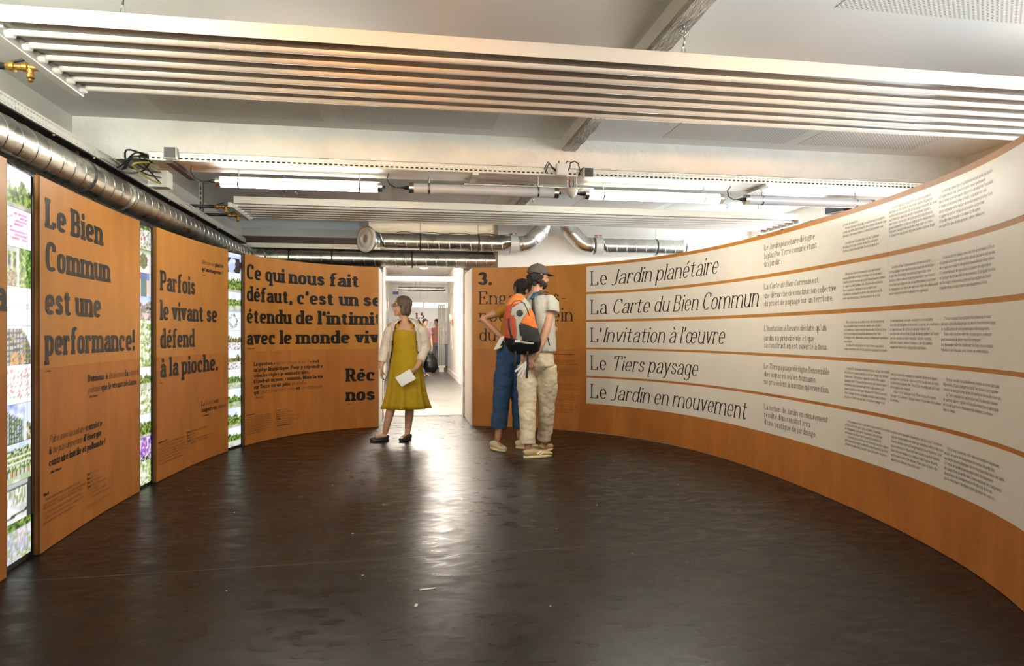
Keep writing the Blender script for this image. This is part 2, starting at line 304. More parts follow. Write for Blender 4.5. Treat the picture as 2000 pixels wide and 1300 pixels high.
# style: pen half width, pen half height, serif beyond the stem, side bearing, italic slant, width factor
PENS = {'heavy': (.188, .105, .085, .05, 0, 1.0), 'roman': (.070, .028, .12, .10, 0, .96), 'italic': (.062, .028, .07, .09, .24, 1.0),
        'fine': (.064, .034, .10, .12, 0, .92), 'fineit': (.056, .034, .06, .10, .24, .92)}
def glyph_strokes(ch, style):
    a, b, ser, sb, sl, wf = PENS[style]
    if ch == 'g' and style != 'roman' and style != 'fine': ch = 'G1'
    w, prog = GL.get(ch, GL['o'])
    def Y(y):
        if y < 0: return b + (y / -.42) * (-.42) if y > -.05 else b + y + 0
        if y <= 1: return b + y * (1 - 2 * b)
        return (1 - b) + (y - 1) / .45 * (.45)
    return w * wf, prog, a, b, ser, sb, sl, wf, Y
def ribbon(path, a, b, out):
    n = len(path); L = []; R = []
    for i in range(n):
        x0, y0 = path[max(i - 1, 0)]; x1, y1 = path[min(i + 1, n - 1)]
        tx, ty = x1 - x0, y1 - y0; l = math.hypot(tx, ty) or 1; nx, ny = -ty / l, tx / l
        k = math.hypot(a * nx, b * ny) or 1; ex, ey = a * a * nx / k, b * b * ny / k
        x, y = path[i]; L.append((x + ex, y + ey)); R.append((x - ex, y - ey))
    for i in range(n - 1): out.append((L[i], R[i], R[i + 1], L[i + 1]))
def glyph_polys(ch, style, q):
    w, prog, a, b, ser, sb, sl, wf, Y = glyph_strokes(ch, style)
    out = []
    for cmd in prog.split(';'):
        t = cmd.split()
        if not t: continue
        if t[0] == 'S':
            if style in ('italic', 'fineit') and t[3] == 'b': t[3] = 'r'
            x = float(t[1]) * wf; y = Y(float(t[2])); l = ser if t[3] in 'lb' else 0; r = ser if t[3] in 'rb' else 0
            out.append(((x - a - l, y - b), (x + a + r, y - b), (x + a + r, y + b), (x - a - l, y + b)))
        elif t[0] == 'D':
            x = float(t[1]) * wf; y = Y(float(t[2])); r = max(a * 1.25, .09) if style != 'heavy' else .18
            if cmd.startswith('D .5 .8') or cmd.startswith('D .4 .88'): r *= .75 if style == 'heavy' else .8
            m = 6 if q < 2 else 12
            for k in range(m):
                a0, a1 = 2 * PI * k / m, 2 * PI * (k + 1) / m
                if k % 2 == 0:
                    a2 = 2 * PI * (k + 2) / m
                    out.append(((x, y), (x + r * math.cos(a0), y + r * math.sin(a0)), (x + r * math.cos(a1), y + r * math.sin(a1)), (x + r * math.cos(a2), y + r * math.sin(a2))))
        else:
            v = list(map(float, t[1:]))
            if t[0] == 'L': path = [(v[0] * wf, Y(v[1])), (v[2] * wf, Y(v[3]))]
            elif t[0] == 'C':
                m = 3 if q < 2 else 8; path = []
                for i in range(m + 1):
                    s = i / m; c = ((1 - s) ** 3, 3 * s * (1 - s) ** 2, 3 * s * s * (1 - s), s ** 3)
                    path.append((wf * sum(c[j] * v[2 * j] for j in range(4)), Y(sum(c[j] * v[2 * j + 1] for j in range(4)))))
            else:
                cx, cy, rx, ry, a0, a1 = v; m = max(2, int(abs(a1 - a0) / (48 if q < 2 else 16))); path = []
                ex = .72 if style == 'heavy' else .94
                for i in range(m + 1):
                    th = math.radians(a0 + (a1 - a0) * i / m); c, s = math.cos(th), math.sin(th)
                    c = math.copysign(abs(c) ** ex, c); s = math.copysign(abs(s) ** ex, s)
                    path.append(((cx + rx * c) * wf, Y(cy + ry * s)))
            ribbon(path, a, b, out)
    if sl: out = [tuple((x + sl * y, y) for x, y in p) for p in out]
    return w, a, sb, out
CACHE = {}
def layout(text, base, q):
    """polygons in x-height units, the full width, and the width up to a '|' mark"""
    italic = {'heavy': 'italic', 'roman': 'italic', 'fine': 'fineit'}[base]
    style = base; x = 0; polys = []; mark = None; end = 0
    for ch in text:
        if ch == '*': style = italic if style == base else base; continue
        if ch == '#': style = 'heavy' if style == base else base; continue
        if ch == '|': mark = end; continue
        if ch == ' ': x += .46 if style == 'heavy' else .40; continue
        key = (ch, style, q)
        if key not in CACHE: CACHE[key] = glyph_polys(ch, style, q)
        w, a, sb, pl = CACHE[key]
        x += sb + a
        polys += [tuple((px + x, py) for px, py in p) for p in pl]
        x += w + a + sb; end = x - sb
    return polys, end, (mark or end)
def PENPOS(text, base):
    """where the pen stands after the text and one blank"""
    italic = {'heavy': 'italic', 'roman': 'italic', 'fine': 'fineit'}[base]; style = base; x = 0
    for ch in text + ' ':
        if ch == '*': style = italic if style == base else base
        elif ch == '|': pass
        elif ch == ' ': x += .46 if style == 'heavy' else .40
        else:
            a, b, ser, sb, sl, wf = PENS[style]; w = GL.get(ch, GL['o'])[0] * wf; x += w + 2 * a + 2 * sb
    return x
def letter_mesh(C, items, front, smax=1e9, zclip=None):
    mb = MB(); cache = {}
    def P(u, z):
        k = round(u, 4)
        if k not in cache: cache[k] = C.pt(u, front)
        return (*cache[k], z)
    for (polys, s0, z0, sx, sz) in items:
        for p in polys:
            us = [s0 + sx * x for x, y in p]
            if min(us) >= smax: continue
            mb.add([P(min(u, smax), z0 + sz * q[1]) for u, q in zip(us, p)], [(0, 1, 2, 3)])
    return mb
TEXTS = [  # wall, style, x-height, arc position, baseline height, width, words
('L', 'h', 0.112, 2.013, 1.745, 0.776, 'Le Bien'),
('L', 'h', 0.112, 2.013, 1.513, 0.888, 'Commun'),
('L', 'h', 0.112, 2.009, 1.275, 0.75, 'est une'),
('L', 'h', 0.112, 2.007, 1.05, 1.342, 'performance !'),
('L', 'h', 0.0085, 2.007, 0.964, 0.081, '— Coloco'),
('L', 'h', 0.031, 2.568, 0.872, 0.796, 'Donnons à *l’indécision* la *dignité*'),
('L', 'h', 0.031, 2.568, 0.802, 0.774, '*politique* que le vivant réclame.'),
('L', 'h', 0.0105, 2.568, 0.771, 0.145, '— Gilles Clément'),
('L', 'h', 0.031, 2.059, 0.572, 0.721, '*Faire avec la nature* consiste'),
('L', 'h', 0.031, 2.056, 0.511, 0.711, 'à *ne pas dépenser* d’énergie'),
('L', 'h', 0.031, 2.056, 0.446, 0.771, 'contraire inutile et polluante !'),
('L', 'h', 0.0105, 2.056, 0.404, 0.158, '— Gilles Clément'),
('L', 'h', 0.0115, 1.988, 0.297, 0.067, 'Villa M'),
('L', 'l', 0.0115, 2.013, 0.269, 0.447, 'Élément vivant et médical est mêlée indissociable'),
('L', 'l', 0.0115, 1.988, 0.245, 0.55, 'd’une rue au sommet, un projet à requalifier dans un projet'),
('L', 'l', 0.0115, 1.988, 0.226, 0.507, 'Plus de 40 variétés, la végétation vient habiller une façade'),
('L', 'l', 0.0115, 1.988, 0.196, 0.491, 'Le jardin vertical, support de biodiversité urbaine'),
('L', 'l', 0.0115, 1.988, 0.17, 0.522, 'et biodiversité s’accrochent à l’ossature. Les jardiniers veillent'),
('L', 'l', 0.0115, 1.988, 0.145, 0.406, 'sur les plantes et leurs vivants ancrés'),
('L', 'l', 0.0115, 2.559, 0.292, 0.169, '#Projet# Création végétale'),
('L', 'l', 0.0115, 2.559, 0.264, 0.133, '#Date# 2012-2022'),
('L', 'l', 0.0115, 2.559, 0.239, 0.243, '#Lieu# Paris, 15e arrondissement'),
('L', 'l', 0.0115, 2.559, 0.213, 0.281, '#Équipe# Architectes, botanistes, paysage'),
('L', 'l', 0.0115, 2.559, 0.189, 0.166, 'Triptyque architecture'),
('L', 'l', 0.0115, 2.559, 0.166, 0.281, 'Designers, atelier et mobilier'),
('L', 'l', 0.0115, 2.559, 0.14, 0.342, 'Coloco, concepteurs, plantation et jardins'),
('L', 'l', 0.0075, 2.559, 0.098, 0.344, 'Photographies et images : ateliers et collectif de paysage'),
('L', 'l', 0.0075, 2.559, 0.085, 0.231, 'tous droits réservés aux auteurs'),
('L', 'h', 0.028, 4.565, 1.815, 0.433, '*Ménageons* plutôt'),
('L', 'h', 0.028, 4.565, 1.75, 0.423, 'qu’aménageons !'),
('L', 'h', 0.0085, 4.565, 1.709, 0.077, '— Coloco'),
('L', 'h', 0.112, 3.745, 1.518, 0.686, 'Parfois'),
('L', 'h', 0.112, 3.742, 1.281, 1.132, 'le vivant se'),
('L', 'h', 0.112, 3.742, 1.054, 0.674, 'défend'),
('L', 'h', 0.112, 3.742, 0.82, 1.151, 'à la pioche.'),
('L', 'h', 0.0085, 3.724, 0.773, 0.081, '— Coloco'),
('L', 'h', 0.031, 4.555, 0.508, 0.349, 'La *Beauté* est'),
('L', 'h', 0.031, 4.555, 0.448, 0.502, 'toujours un *advenir.*'),
('L', 'h', 0.0085, 4.555, 0.41, 0.165, '— Coloco'),
('L', 'h', 0.0115, 3.72, 0.301, 0.168, 'Jardin sans accès'),
('L', 'l', 0.0115, 3.737, 0.278, 0.468, 'L’œuvre jardinée croît au fil des saisons'),
('L', 'l', 0.0115, 3.72, 0.251, 0.461, 'et des visiteurs, sur la friche d’un chantier'),
('L', 'l', 0.0115, 3.72, 0.226, 0.524, 'où se croisent habitants, écoliers et jardiniers'),
('L', 'l', 0.0115, 3.72, 0.204, 0.473, 'dans un lieu ouvert aux pratiques partagées'),
('L', 'l', 0.0115, 3.72, 0.179, 0.516, 'et à la rencontre du vivant spontané, laissé là'),
('L', 'l', 0.0115, 3.72, 0.154, 0.418, 'par le vent, les oiseaux et les passants'),
('L', 'l', 0.0115, 3.72, 0.127, 0.465, 'sans autre dessein que celui de pousser'),
('L', 'l', 0.0115, 4.266, 0.302, 0.399, '#Projet# Jardin et chantier ouvert au public'),
('L', 'l', 0.0115, 4.266, 0.274, 0.161, '#Date# 2014-2018'),
('L', 'l', 0.0115, 4.266, 0.25, 0.141, '#Lieu# Paris nord'),
('L', 'l', 0.0115, 4.266, 0.225, 0.497, '#Équipe# Coloco, habitants, associations, écoles'),
('L', 'l', 0.0115, 4.266, 0.2, 0.433, 'services des jardins et collectifs de quartier'),
('L', 'l', 0.0115, 4.266, 0.162, 0.072, '© Coloco'),
('L', 'h', 0.112, 5.433, 1.748, 1.62, 'Ce qui nous fait'),
('L', 'h', 0.112, 5.433, 1.516, 1.606, 'défaut, c’est un| sens'),
('L', 'h', 0.112, 5.433, 1.283, 1.793, 'étendu de l’intimi|té'),
('L', 'h', 0.112, 5.433, 1.053, 1.499, 'avec le monde| vivant'),
('L', 'h', 0.0085, 5.433, 1.012, 0.154, '— Coloco, atelier'),
('L', 'h', 0.03, 5.564, 0.827, 0.976, 'La question « *qu’est-ce que la vie ?* » est'),
('L', 'h', 0.03, 5.564, 0.765, 1.026, 'un piège linguistique. Pour y répondre'),
('L', 'h', 0.03, 5.564, 0.703, 0.854, 'selon les règles grammaticales,'),
('L', 'h', 0.03, 5.564, 0.642, 1.032, 'il faudrait un nom commun. Mais la vie'),
('L', 'h', 0.03, 5.564, 0.58, 0.808, 'sur Terre serait plus *un verbe,*'),
('L', 'h', 0.03, 5.564, 0.524, 1.023, 'qui *répare, maintient, crée* et *se surpasse.*'),
('L', 'h', 0.0085, 5.569, 0.477, 0.153, '— Coloco, atelier'),
('L', 'h', 0.112, 6.88, 0.585, 0.365, 'Réc'),
('L', 'h', 0.112, 6.88, 0.344, 0.358, 'nos'),
('L', 'h', 0.0085, 6.882, 0.303, 0.083, '— Coloco'),
('L', 'h', 0.0115, 5.431, 0.31, 0.158, 'Parc de la rivière'),
('L', 'l', 0.0115, 5.452, 0.283, 0.407, 'Conçu avec les habitants, le parc déploie ses sols'),
('L', 'l', 0.0115, 5.433, 0.261, 0.445, 'vivants en lisière de ville et invite chacun à planter'),
('L', 'l', 0.0115, 5.433, 0.236, 0.393, 'arroser, tailler, récolter puis transmettre enfin'),
('L', 'l', 0.0115, 5.433, 0.211, 0.445, 'les gestes appris auprès des jardiniers du quartier'),
('L', 'l', 0.0115, 5.433, 0.186, 0.425, 'au cours de chantiers ouverts, de fêtes et de repas'),
('L', 'l', 0.0115, 5.433, 0.16, 0.428, 'partagés sous les arbres. Les friches y demeurent'),
('L', 'l', 0.0115, 5.433, 0.135, 0.412, 'des réserves pour la faune et pour la flore,'),
('L', 'l', 0.0115, 5.433, 0.11, 0.318, 'indispensables à toute la ville'),
('L', 'l', 0.0115, 5.937, 0.307, 0.186, '#Projet# Parc habité'),
('L', 'l', 0.0115, 5.937, 0.282, 0.249, 'jardin en mouvement du parc'),
('L', 'l', 0.0115, 5.937, 0.258, 0.144, '#Date# 2016'),
('L', 'l', 0.0115, 5.937, 0.235, 0.345, '#Lieu# Métropole, bords de rivière et canal'),
('L', 'l', 0.0115, 5.937, 0.209, 0.253, '#Équipe# Coloco, paysagistes'),
('L', 'l', 0.0115, 5.937, 0.183, 0.34, 'architectes, botanistes, habitants associés'),
('L', 'l', 0.0115, 5.937, 0.158, 0.223, 'jardiniers de la ville'),
('L', 'l', 0.0115, 5.937, 0.134, 0.253, '#Commanditaire# Ville'),
('L', 'l', 0.008, 5.937, 0.089, 0.282, 'Photographies : collectif et habitants'),
('R', 'h', 0.116, 0.069, 1.788, 0.185, '3.'),
('R', 'r', 0.112, 0.079, 1.547, 1.145, 'Engageons-'),
('R', 'r', 0.112, 0.079, 1.325, 1.23, 'nous au sein'),
('R', 'r', 0.112, 0.079, 1.08, 0.848, 'du vivant'),
('R', 'h', 0.0115, 0.786, 0.916, 0.552, 'Ce que peut se définir en trois points'),
('R', 'l', 0.0095, 0.752, 0.845, 0.627, 'Le paysage est une matière commune à partager ensemble'),
('R', 'l', 0.0095, 0.752, 0.822, 0.571, 'que nous cultivons avec tout ce qui vit autour, et'),
('R', 'l', 0.0095, 0.752, 0.797, 0.627, 'il s’agit d’inviter chacun à prendre part au jardin'),
('R', 'l', 0.0095, 0.752, 0.728, 0.634, 'Inventer un lieu, c’est observer les dynamiques à l’œuvre'),
('R', 'l', 0.0095, 0.752, 0.706, 0.613, 'puis accompagner les plantes et les bêtes, le temps'),
('R', 'l', 0.0095, 0.752, 0.68, 0.634, 'et prendre soin des milieux qui nous accueillent tous'),
('R', 'l', 0.0095, 0.752, 0.661, 0.599, 'de ce qui pousse seul, sans rien forcer, les saisons'),
('R', 'l', 0.0095, 0.752, 0.638, 0.413, 'pour y demeurer.'),
('R', 'l', 0.0095, 0.752, 0.559, 0.613, 'Le jardinier devient alors passeur de savoirs et'),
('R', 'l', 0.0095, 0.752, 0.537, 0.634, 'de gestes qui relient les habitants et leur territoire'),
('R', 'l', 0.0095, 0.752, 0.515, 0.599, 'de la graine au fruit, de la friche à la forêt'),
('R', 'l', 0.0095, 0.752, 0.494, 0.634, 'du sol vivant aux nuages, de la ville aux montagnes'),
('R', 'l', 0.0095, 0.752, 0.476, 0.393, 'et retour.'),
('R', 'l', 0.0095, 0.752, 0.422, 0.641, 'Les projets présentés ici sont des expériences menées'),
('R', 'l', 0.0095, 0.752, 0.399, 0.592, 'avec celles et ceux qui habitent les lieux et'),
('R', 'l', 0.0095, 0.752, 0.372, 0.634, 'les transforment en les jardinant au fil des années,'),
('R', 'l', 0.0095, 0.752, 0.357, 0.447, 'avec patience et joie.'),
('R', 'l', 0.0095, 0.752, 0.304, 0.627, 'Chaque récit associe des images, des mots, des voix'),
('R', 'l', 0.0095, 0.752, 0.28, 0.613, 'et des plans pour raconter une manière de faire où'),
('R', 'l', 0.0095, 0.752, 0.253, 0.634, 'le vivant, humain et non humain, trouve sa place et'),
('R', 'l', 0.0095, 0.752, 0.235, 0.571, 'peut se déployer librement dans les villes'),
('R', 'l', 0.0095, 0.752, 0.211, 0.606, 'et les campagnes que nous partageons tous'),
('R', 'T', 0.117, 1.553, 1.745, 1.914, 'Le *Jardin planétaire*'),
('R', 'T', 0.117, 1.553, 1.406, 2.549, 'La *Carte du Bien Commun*'),
('R', 'T', 0.117, 1.553, 1.075, 2.017, 'L’*Invitation à l’œuvre*'),
('R', 'T', 0.117, 1.553, 0.748, 1.588, 'Le *Tiers paysage*'),
('R', 'T', 0.117, 1.553, 0.41, 2.363, 'Le *Jardin en mouvement*'),
('R', 'l', 0.033, 4.2, 1.873, 0.715, 'Le *Jardin planétaire* désigne'),
('R', 'l', 0.033, 4.2, 1.803, 0.742, 'la planète Terre comme étant'),
('R', 'l', 0.033, 4.2, 1.737, 0.254, 'un jardin.'),
('R', 'l', 0.033, 4.2, 1.545, 0.764, 'La *Carte du Bien Commun* est'),
('R', 'l', 0.033, 4.2, 1.471, 0.981, 'une démarche de construction collective'),
('R', 'l', 0.033, 4.2, 1.404, 0.944, 'du projet de paysage sur un territoire.'),
('R', 'l', 0.033, 4.2, 1.194, 0.861, 'L’*Invitation à l’œuvre* déclare qu’un'),
('R', 'l', 0.033, 4.2, 1.116, 0.71, 'jardin va prendre vie et que'),
('R', 'l', 0.033, 4.2, 1.055, 0.878, 'sa construction est ouverte à tous.'),
('R', 'l', 0.033, 4.2, 0.879, 0.9, 'Le *Tiers paysage* désigne l’ensemble'),
('R', 'l', 0.033, 4.2, 0.812, 0.725, 'des espaces où les humains'),
('R', 'l', 0.033, 4.2, 0.748, 0.9, 'ne procèdent à aucune intervention.'),
('R', 'l', 0.033, 4.2, 0.536, 0.874, 'La notion de *Jardin en mouvement*'),
('R', 'l', 0.033, 4.2, 0.472, 0.651, 'résulte d’un constat issu'),
('R', 'l', 0.033, 4.2, 0.408, 0.738, 'd’une pratique de jardinage.'),
]
COLUMNS = [  # arc position, width, first baseline, line pitch, words
(5.265, 0.482, 1.908, 0.0256, 'Le texte du manifeste/ Né avec la pensée du jardin, ce terme propose la planète/comme un enclos fini où tous les êtres vivants du monde sont/passagers des mêmes limites, et dont il faut prendre soin.//  La notion naît à la suite d’un constat : la finitude/de la planète et son étendue de vie. Elle nous invite/à penser chaque lieu habitable. En voici les principes.'),
(5.775, 0.471, 1.95, 0.024, '/ Tous les habitants de la Terre en sont les jardiniers,/quel que soit leur mode de vie et leur métier. Ils ignorent/souvent leur propre part. Ils ont la charge commune de veiller/sur la diversité dont leur avenir dépend pour toujours,/avec toutes ses formes, de la plus petite graine jusqu’au/grand mammifère, et d’en accompagner les déplacements./Faire avec la nature demande de comprendre ses cycles/et d’exploiter sans jamais dégrader un bien commun fragile.'),
(6.266, 0.497, 1.92, 0.0261, ' Le brassage planétaire et la définition du mot jardin, qui signifie/à l’origine enclos clair. Dans le monde, espace permanent/qui se forme à mesure que le climat et le sol rebattent l’ensemble/le temps où un nouvel ordre s’établit. Le jardinier est celui/qui accompagne cette surface de verdure pour en protéger la vie/et gagner la surface totale de la biosphère à entretenir/150 jardins dans le monde et le vivant (1 200 autres/au regard des lieux de plus grandes cultures délaissées).'),
(5.265, 0.467, 1.569, 0.0273, ' Elle met en évidence le réseau d’acteurs qui en prend/responsabilité dans le temps, en quelque sorte les jardiniers./L’amélioration du territoire au regard d’un patrimoine commun/se rapporte à, dudit jardinier, elle s’attache à la contribution/d’une connaissance du vivant et des modalités avec/lesquelles la communauté en prend collectivement soin. Elle/révèle expertises d’usage, d’aménagement et de gestion.'),
(5.775, 0.481, 1.566, 0.0265, ' La Carte du Bien Commun associe une représentation/cartographique et une représentation temporelle du territoire/en question, déterminant une vision partagée et une suite/d’actions réalisées dans le temps pour la réaliser concrètement./Ces actions sont disposées sur une partition visant à coordonner/les engagements des uns et des autres en créant des collaborations/autour de projets moteurs réalisables très rapidement.'),
(6.27, 0.521, 1.568, 0.0267, ' Ce document est élaboré avec une liste de personnes, à l’issue/de laquelle il est remis sur le métier afin de l’actualiser en fonction/de ce qui a été réalisé et des priorités nouvellement hiérarchisées./Ce renouvellement des questions à la lumière des expériences/est un gage de terrain dans les mouvements. En intégrant le retour/sur les usages et la gestion, nous mettons en place une boucle/d’amélioration, restant ouverte aux changements à venir.'),
(5.277, 0.492, 1.242, 0.0258, ' Elle est lancée par un jardinier ou un collectif qui en prend/la responsabilité dans le temps du chantier, puis organise/sa transmission. Le processus de création collectif dont la forme/n’est pas présupposée devient la combinaison d’une série/d’échanges et de collaborations autant techniques que scientifiques/ou poétiques./ Les objectifs sont assignés en cours d’œuvre aux qualités/et aux compétences du collectif, qui toutes organisent ses modes'),
(5.786, 0.484, 1.243, 0.0264, 'de fonctionnement, ses règles émergentes, et ses modalités/de gestion des initiatives et désaccords. Le partage de connaissances/et l’apprentissage des gestes de soin pour le vivant sont/au centre de cette méthode. Il s’agit de devenir jardiniers de l’œuvre/que l’on contribue à réaliser ensemble. Selon les contextes,/habitants, usagers, services techniques, collectifs, individus/engagés produisent des configurations spécifiques.'),
(6.285, 0.506, 1.244, 0.0274, ' C’est la création d’une attitude d’attention pour le vivant/partagée à l’échelle d’un lieu précis, dont la transformation engage/les modifications de (son) gouvernance et de (son) gestion./ Dans cette création collective, les paysagistes se donnent/pour mission non de diriger mais d’accompagner/une dynamique collective établissant des liens entre les vivants,/humains et non-humains, pour former une œuvre vivante.'),
(5.284, 0.485, 0.93, 0.0277, ' Ce peut être un lieu que abandonne la friche, soit par inaccessibilité/des lieux (fortes pentes, marais), en soit sujet typique par exemple./L’expression « Tiers paysage » apparaît à la suite d’une analyse/paysagère dans le Limousin où l’on constate que tous les espaces/entretenus, majoritairement aux forêts et des pâtures, sont/pauvres en diversité alors que ceux qui ont été délaissés en sont/riches. Paysage forestier au domaine, la lumière dans les prairies/pâturées et l’ombre en sous-bois. Ce troisième paysage serait'),
(5.79, 0.495, 0.92, 0.026, 'celui de la diversité, constitué en réalité de différentes figures/paysagères. La notion de « tiers » se réfère au discours de Sieyès/à la Révolution qui parle du « Tiers-État » en soulignant qu’il s’agit/de la majorité des citoyens./ « Qu’a-t-il été jusqu’à présent ? Rien, il n’a pas les moyens./Qu’aspire-t-il à devenir ? Quelque chose ! » Il faut donc lui en donner/les moyens.'),
(6.304, 0.54, 0.924, 0.0267, ' Si nous considérons la biodiversité comme un trésor dont nous/dépendons, il faut changer le statut des friches et les regarder/comme un bien précieux au lieu d’y mettre le feu ou d’y construire./ Le Tiers paysage est un lieu d’accueil à la diversité chassée/de partout ailleurs, un lieu où l’on n’intervient pas et qui n’a pas/besoin de la présence humaine pour déployer sa richesse/dans le temps.'),
(5.29, 0.49, 0.573, 0.0262, ' Cette pratique consiste à faire avec et non contre les êtres vivants/présents sur le site, qu’il s’agisse de plantes, d’animaux,/de champignons ou de micro-organismes. Cette pratique/accompagne, protège et parfois enrichit la biodiversité./ Le principe général du vivant avec les énergies en place suppose/que l’on prend en compte la diversité comportementale des êtres/présents au jardin. Dans le monde végétal, le nombre d’espèces'),
(5.795, 0.508, 0.571, 0.0274, 'à cycles courts (annuelles, bisannuelles), est très élevé. Ces espèces/n’ont pas d’autre moyen de survie que la semence, elles ne disposent/d’aucun système végétatif leur permettant de se régénérer. Si tôt/que les semences se dispersent exactement au pied de la plante/mère, elles ont tendance à se déplacer dans l’espace du jardin,/portées par le vent et les animaux. D’une année à l’autre, elles/apparaissent dans des lieux différents.'),
(6.314, 0.558, 0.562, 0.0263, ' Si l’on veut conserver cette diversité d’espèces vagabondes,/on doit accepter le changement des formes du jardin dans/aux déplacements physiques de ces végétaux d’une année sur l’autre./Le terme de Jardin en mouvement vient du changement/de composition du jardin dans l’espace induisant des changements/de pratiques de cheminement et d’entretien du terrain/par le seul respect du déplacement physique des espèces.'),
]
# ------------------------------------------------------------------ room shell
CZ = 2.76                                                     # ceiling height
def floor_material():
    m = mat('dark_resin_floor', (.022, .017, .013), .3, spec=.24); nt = m.node_tree; N = nt.nodes; Lk = nt.links; b = N['Principled BSDF']
    tc = N.new('ShaderNodeTexCoord')
    def noise_tex(sc, det, stretch, dist=0.0):
        mp = N.new('ShaderNodeMapping'); mp.inputs['Scale'].default_value = stretch; mp.inputs['Rotation'].default_value = (0, 0, .5)
        n = N.new('ShaderNodeTexNoise'); n.inputs['Scale'].default_value = sc; n.inputs['Detail'].default_value = det
        n.inputs['Distortion'].default_value = dist
        Lk.new(tc.outputs['Object'], mp.inputs[0]); Lk.new(mp.outputs[0], n.inputs['Vector']); return n.outputs[0]
    def ramp(v, a, b_, c, d):
        r = N.new('ShaderNodeMapRange'); r.inputs[1].default_value = a; r.inputs[2].default_value = b_
        r.inputs[3].default_value = c; r.inputs[4].default_value = d; Lk.new(v, r.inputs[0]); return r.outputs[0]
    n1 = noise_tex(2.2, 8, (1, 1, 1), .5); n2 = noise_tex(7, 9, (.8, 1.7, 1), 1.1); n3 = noise_tex(60, 3, (1, 1, 1))
    s = math_node(nt, 'ADD', ramp(n1, .3, .75, .6, 1.4), ramp(n2, .42, .68, -.25, 1.1))
    s = math_node(nt, 'ADD', s, ramp(n3, .4, .7, -.15, .35))
    vm = N.new('ShaderNodeVectorMath'); vm.operation = 'SCALE'; vm.inputs[0].default_value = (.0095, .0078, .0060)
    Lk.new(s, vm.inputs['Scale']); Lk.new(vm.outputs[0], b.inputs['Base Color'])
    r = math_node(nt, 'ADD', ramp(n2, .38, .66, .40, .25), ramp(n1, .3, .75, -.02, .04)); Lk.new(r, b.inputs['Roughness'])
    bp = N.new('ShaderNodeBump'); bp.inputs['Strength'].default_value = .12; bp.inputs['Distance'].default_value = .01
    Lk.new(math_node(nt, 'ADD', n2, math_node(nt, 'MULTIPLY', n3, .25)), bp.inputs['Height']); Lk.new(bp.outputs[0], b.inputs['Normal'])
    return m
M_floor = floor_material()
WX0, WX1, WY0 = -2.39, 4.97, -4.6
struct(MB().box(-3.2, 6.2, WY0 - .3, 26, -.1, 0), 'floor', M_floor)
M_corfloor = mat('pale_corridor_floor', (.06, .056, .05), .36, var=.12, vscale=1.5, rvar=.05)
struct(MB().box(-.31, 2.4, 9.62, 24.4, 0, .004), 'floor', M_corfloor)
struct(MB().box(WX0 - .2, WX1 + .2, WY0 - .2, 10.6, CZ, CZ + .15), 'ceiling', M_ceil)
struct(MB().box(WX0 - .15, WX0, WY0, 10.6, 0, CZ), 'wall_left', M_wall)
struct(MB().box(WX0 - .15, WX1 + .15, WY0 - .15, WY0, 0, CZ), 'wall_rear', M_wall)
# right wall with two window openings
rw = MB()
wins = [(-1.1, 3.5), (5.75, 8.85)]; wz0, wz1 = .95, 2.58
ys = [WY0, wins[0][0], wins[0][1], wins[1][0], wins[1][1], 10.6]
for a, b in ((ys[0], ys[1]), (ys[2], ys[3]), (ys[4], ys[5])): rw.box(WX1, WX1 + .2, a, b, 0, CZ)
for a, b in wins: rw.box(WX1, WX1 + .2, a, b, 0, wz0); rw.box(WX1, WX1 + .2, a, b, wz1, CZ)
struct(rw, 'wall_right', M_wall)
def clear_glass():
    m = bpy.data.materials.new('window_glass'); m.use_nodes = True; nt = m.node_tree; nt.nodes.clear()
    o = nt.nodes.new('ShaderNodeOutputMaterial'); t = nt.nodes.new('ShaderNodeBsdfTransparent'); g = nt.nodes.new('ShaderNodeBsdfGlossy')
    g.inputs['Roughness'].default_value = .02; x = nt.nodes.new('ShaderNodeMixShader'); x.inputs[0].default_value = .07
    nt.links.new(t.outputs[0], x.inputs[1]); nt.links.new(g.outputs[0], x.inputs[2]); nt.links.new(x.outputs[0], o.inputs[0]); return m
M_glass = clear_glass()
M_frame = mat('dark_window_frame', (.06, .065, .07), .4)
M_pframe = mat('pale_window_frame', (.70, .70, .68), .4)
for k, (a, b) in enumerate(wins):
    w = MB(); x0, x1 = WX1 + .03, WX1 + .09
    w.box(x0, x1, a, a + .05, wz0, wz1).box(x0, x1, b - .05, b, wz0, wz1).box(x0, x1, a, b, wz0, wz0 + .05).box(x0, x1, a, b, wz1 - .05, wz1)
    wo = struct(w, 'window_%d' % (k + 1), M_pframe)
    n = 5
    for i in range(1, n):
        y = a + (b - a) * i / n
        MB().box(x0, x1, y - .03, y + .03, wz0, wz1).build('mullion', M_pframe, wo)
        MB().box(x0 - .012, x0 - .001, y - .012, y + .012, wz0 + .04, wz1 - .04).build('window_rail', M_frame, wo)
    for i in range(n):
        y = a + (b - a) * i / n; MB().box(x0 + .02, x0 + .03, y + .03, y + (b - a) / n - .03, wz0 + .04, wz1 - .04).build('pane', M_glass, wo)
# back wall with the doorway, pier to its right, upper recess
bw = MB(); bw.box(WX0, -.31, 9.40, 9.6, 0, 2.40); bw.box(.84, 1.26, 9.40, 9.6, 0, 2.40); bw.box(-.31, .84, 9.40, 9.6, 2.20, 2.40)
struct(bw, 'wall_back', M_wall)
struct(MB().box(1.26, WX1, 9.0, 9.6, 0, CZ), 'wall_back_right', M_wall)
struct(MB().box(WX0, 1.26, 9.52, 9.62, 2.403, 2.50), 'trim_1', mat('dark_brown_steel', (.045, .028, .018), .45))
struct(MB().box(WX0, 1.26, 9.60, 9.70, 2.50, 2.522), 'trim_2', mat('brown_rail', (.22, .17, .13), .5))
struct(MB().box(WX0, 1.30, 10.45, 10.6, 2.3, CZ), 'wall_back_upper', M_wall)
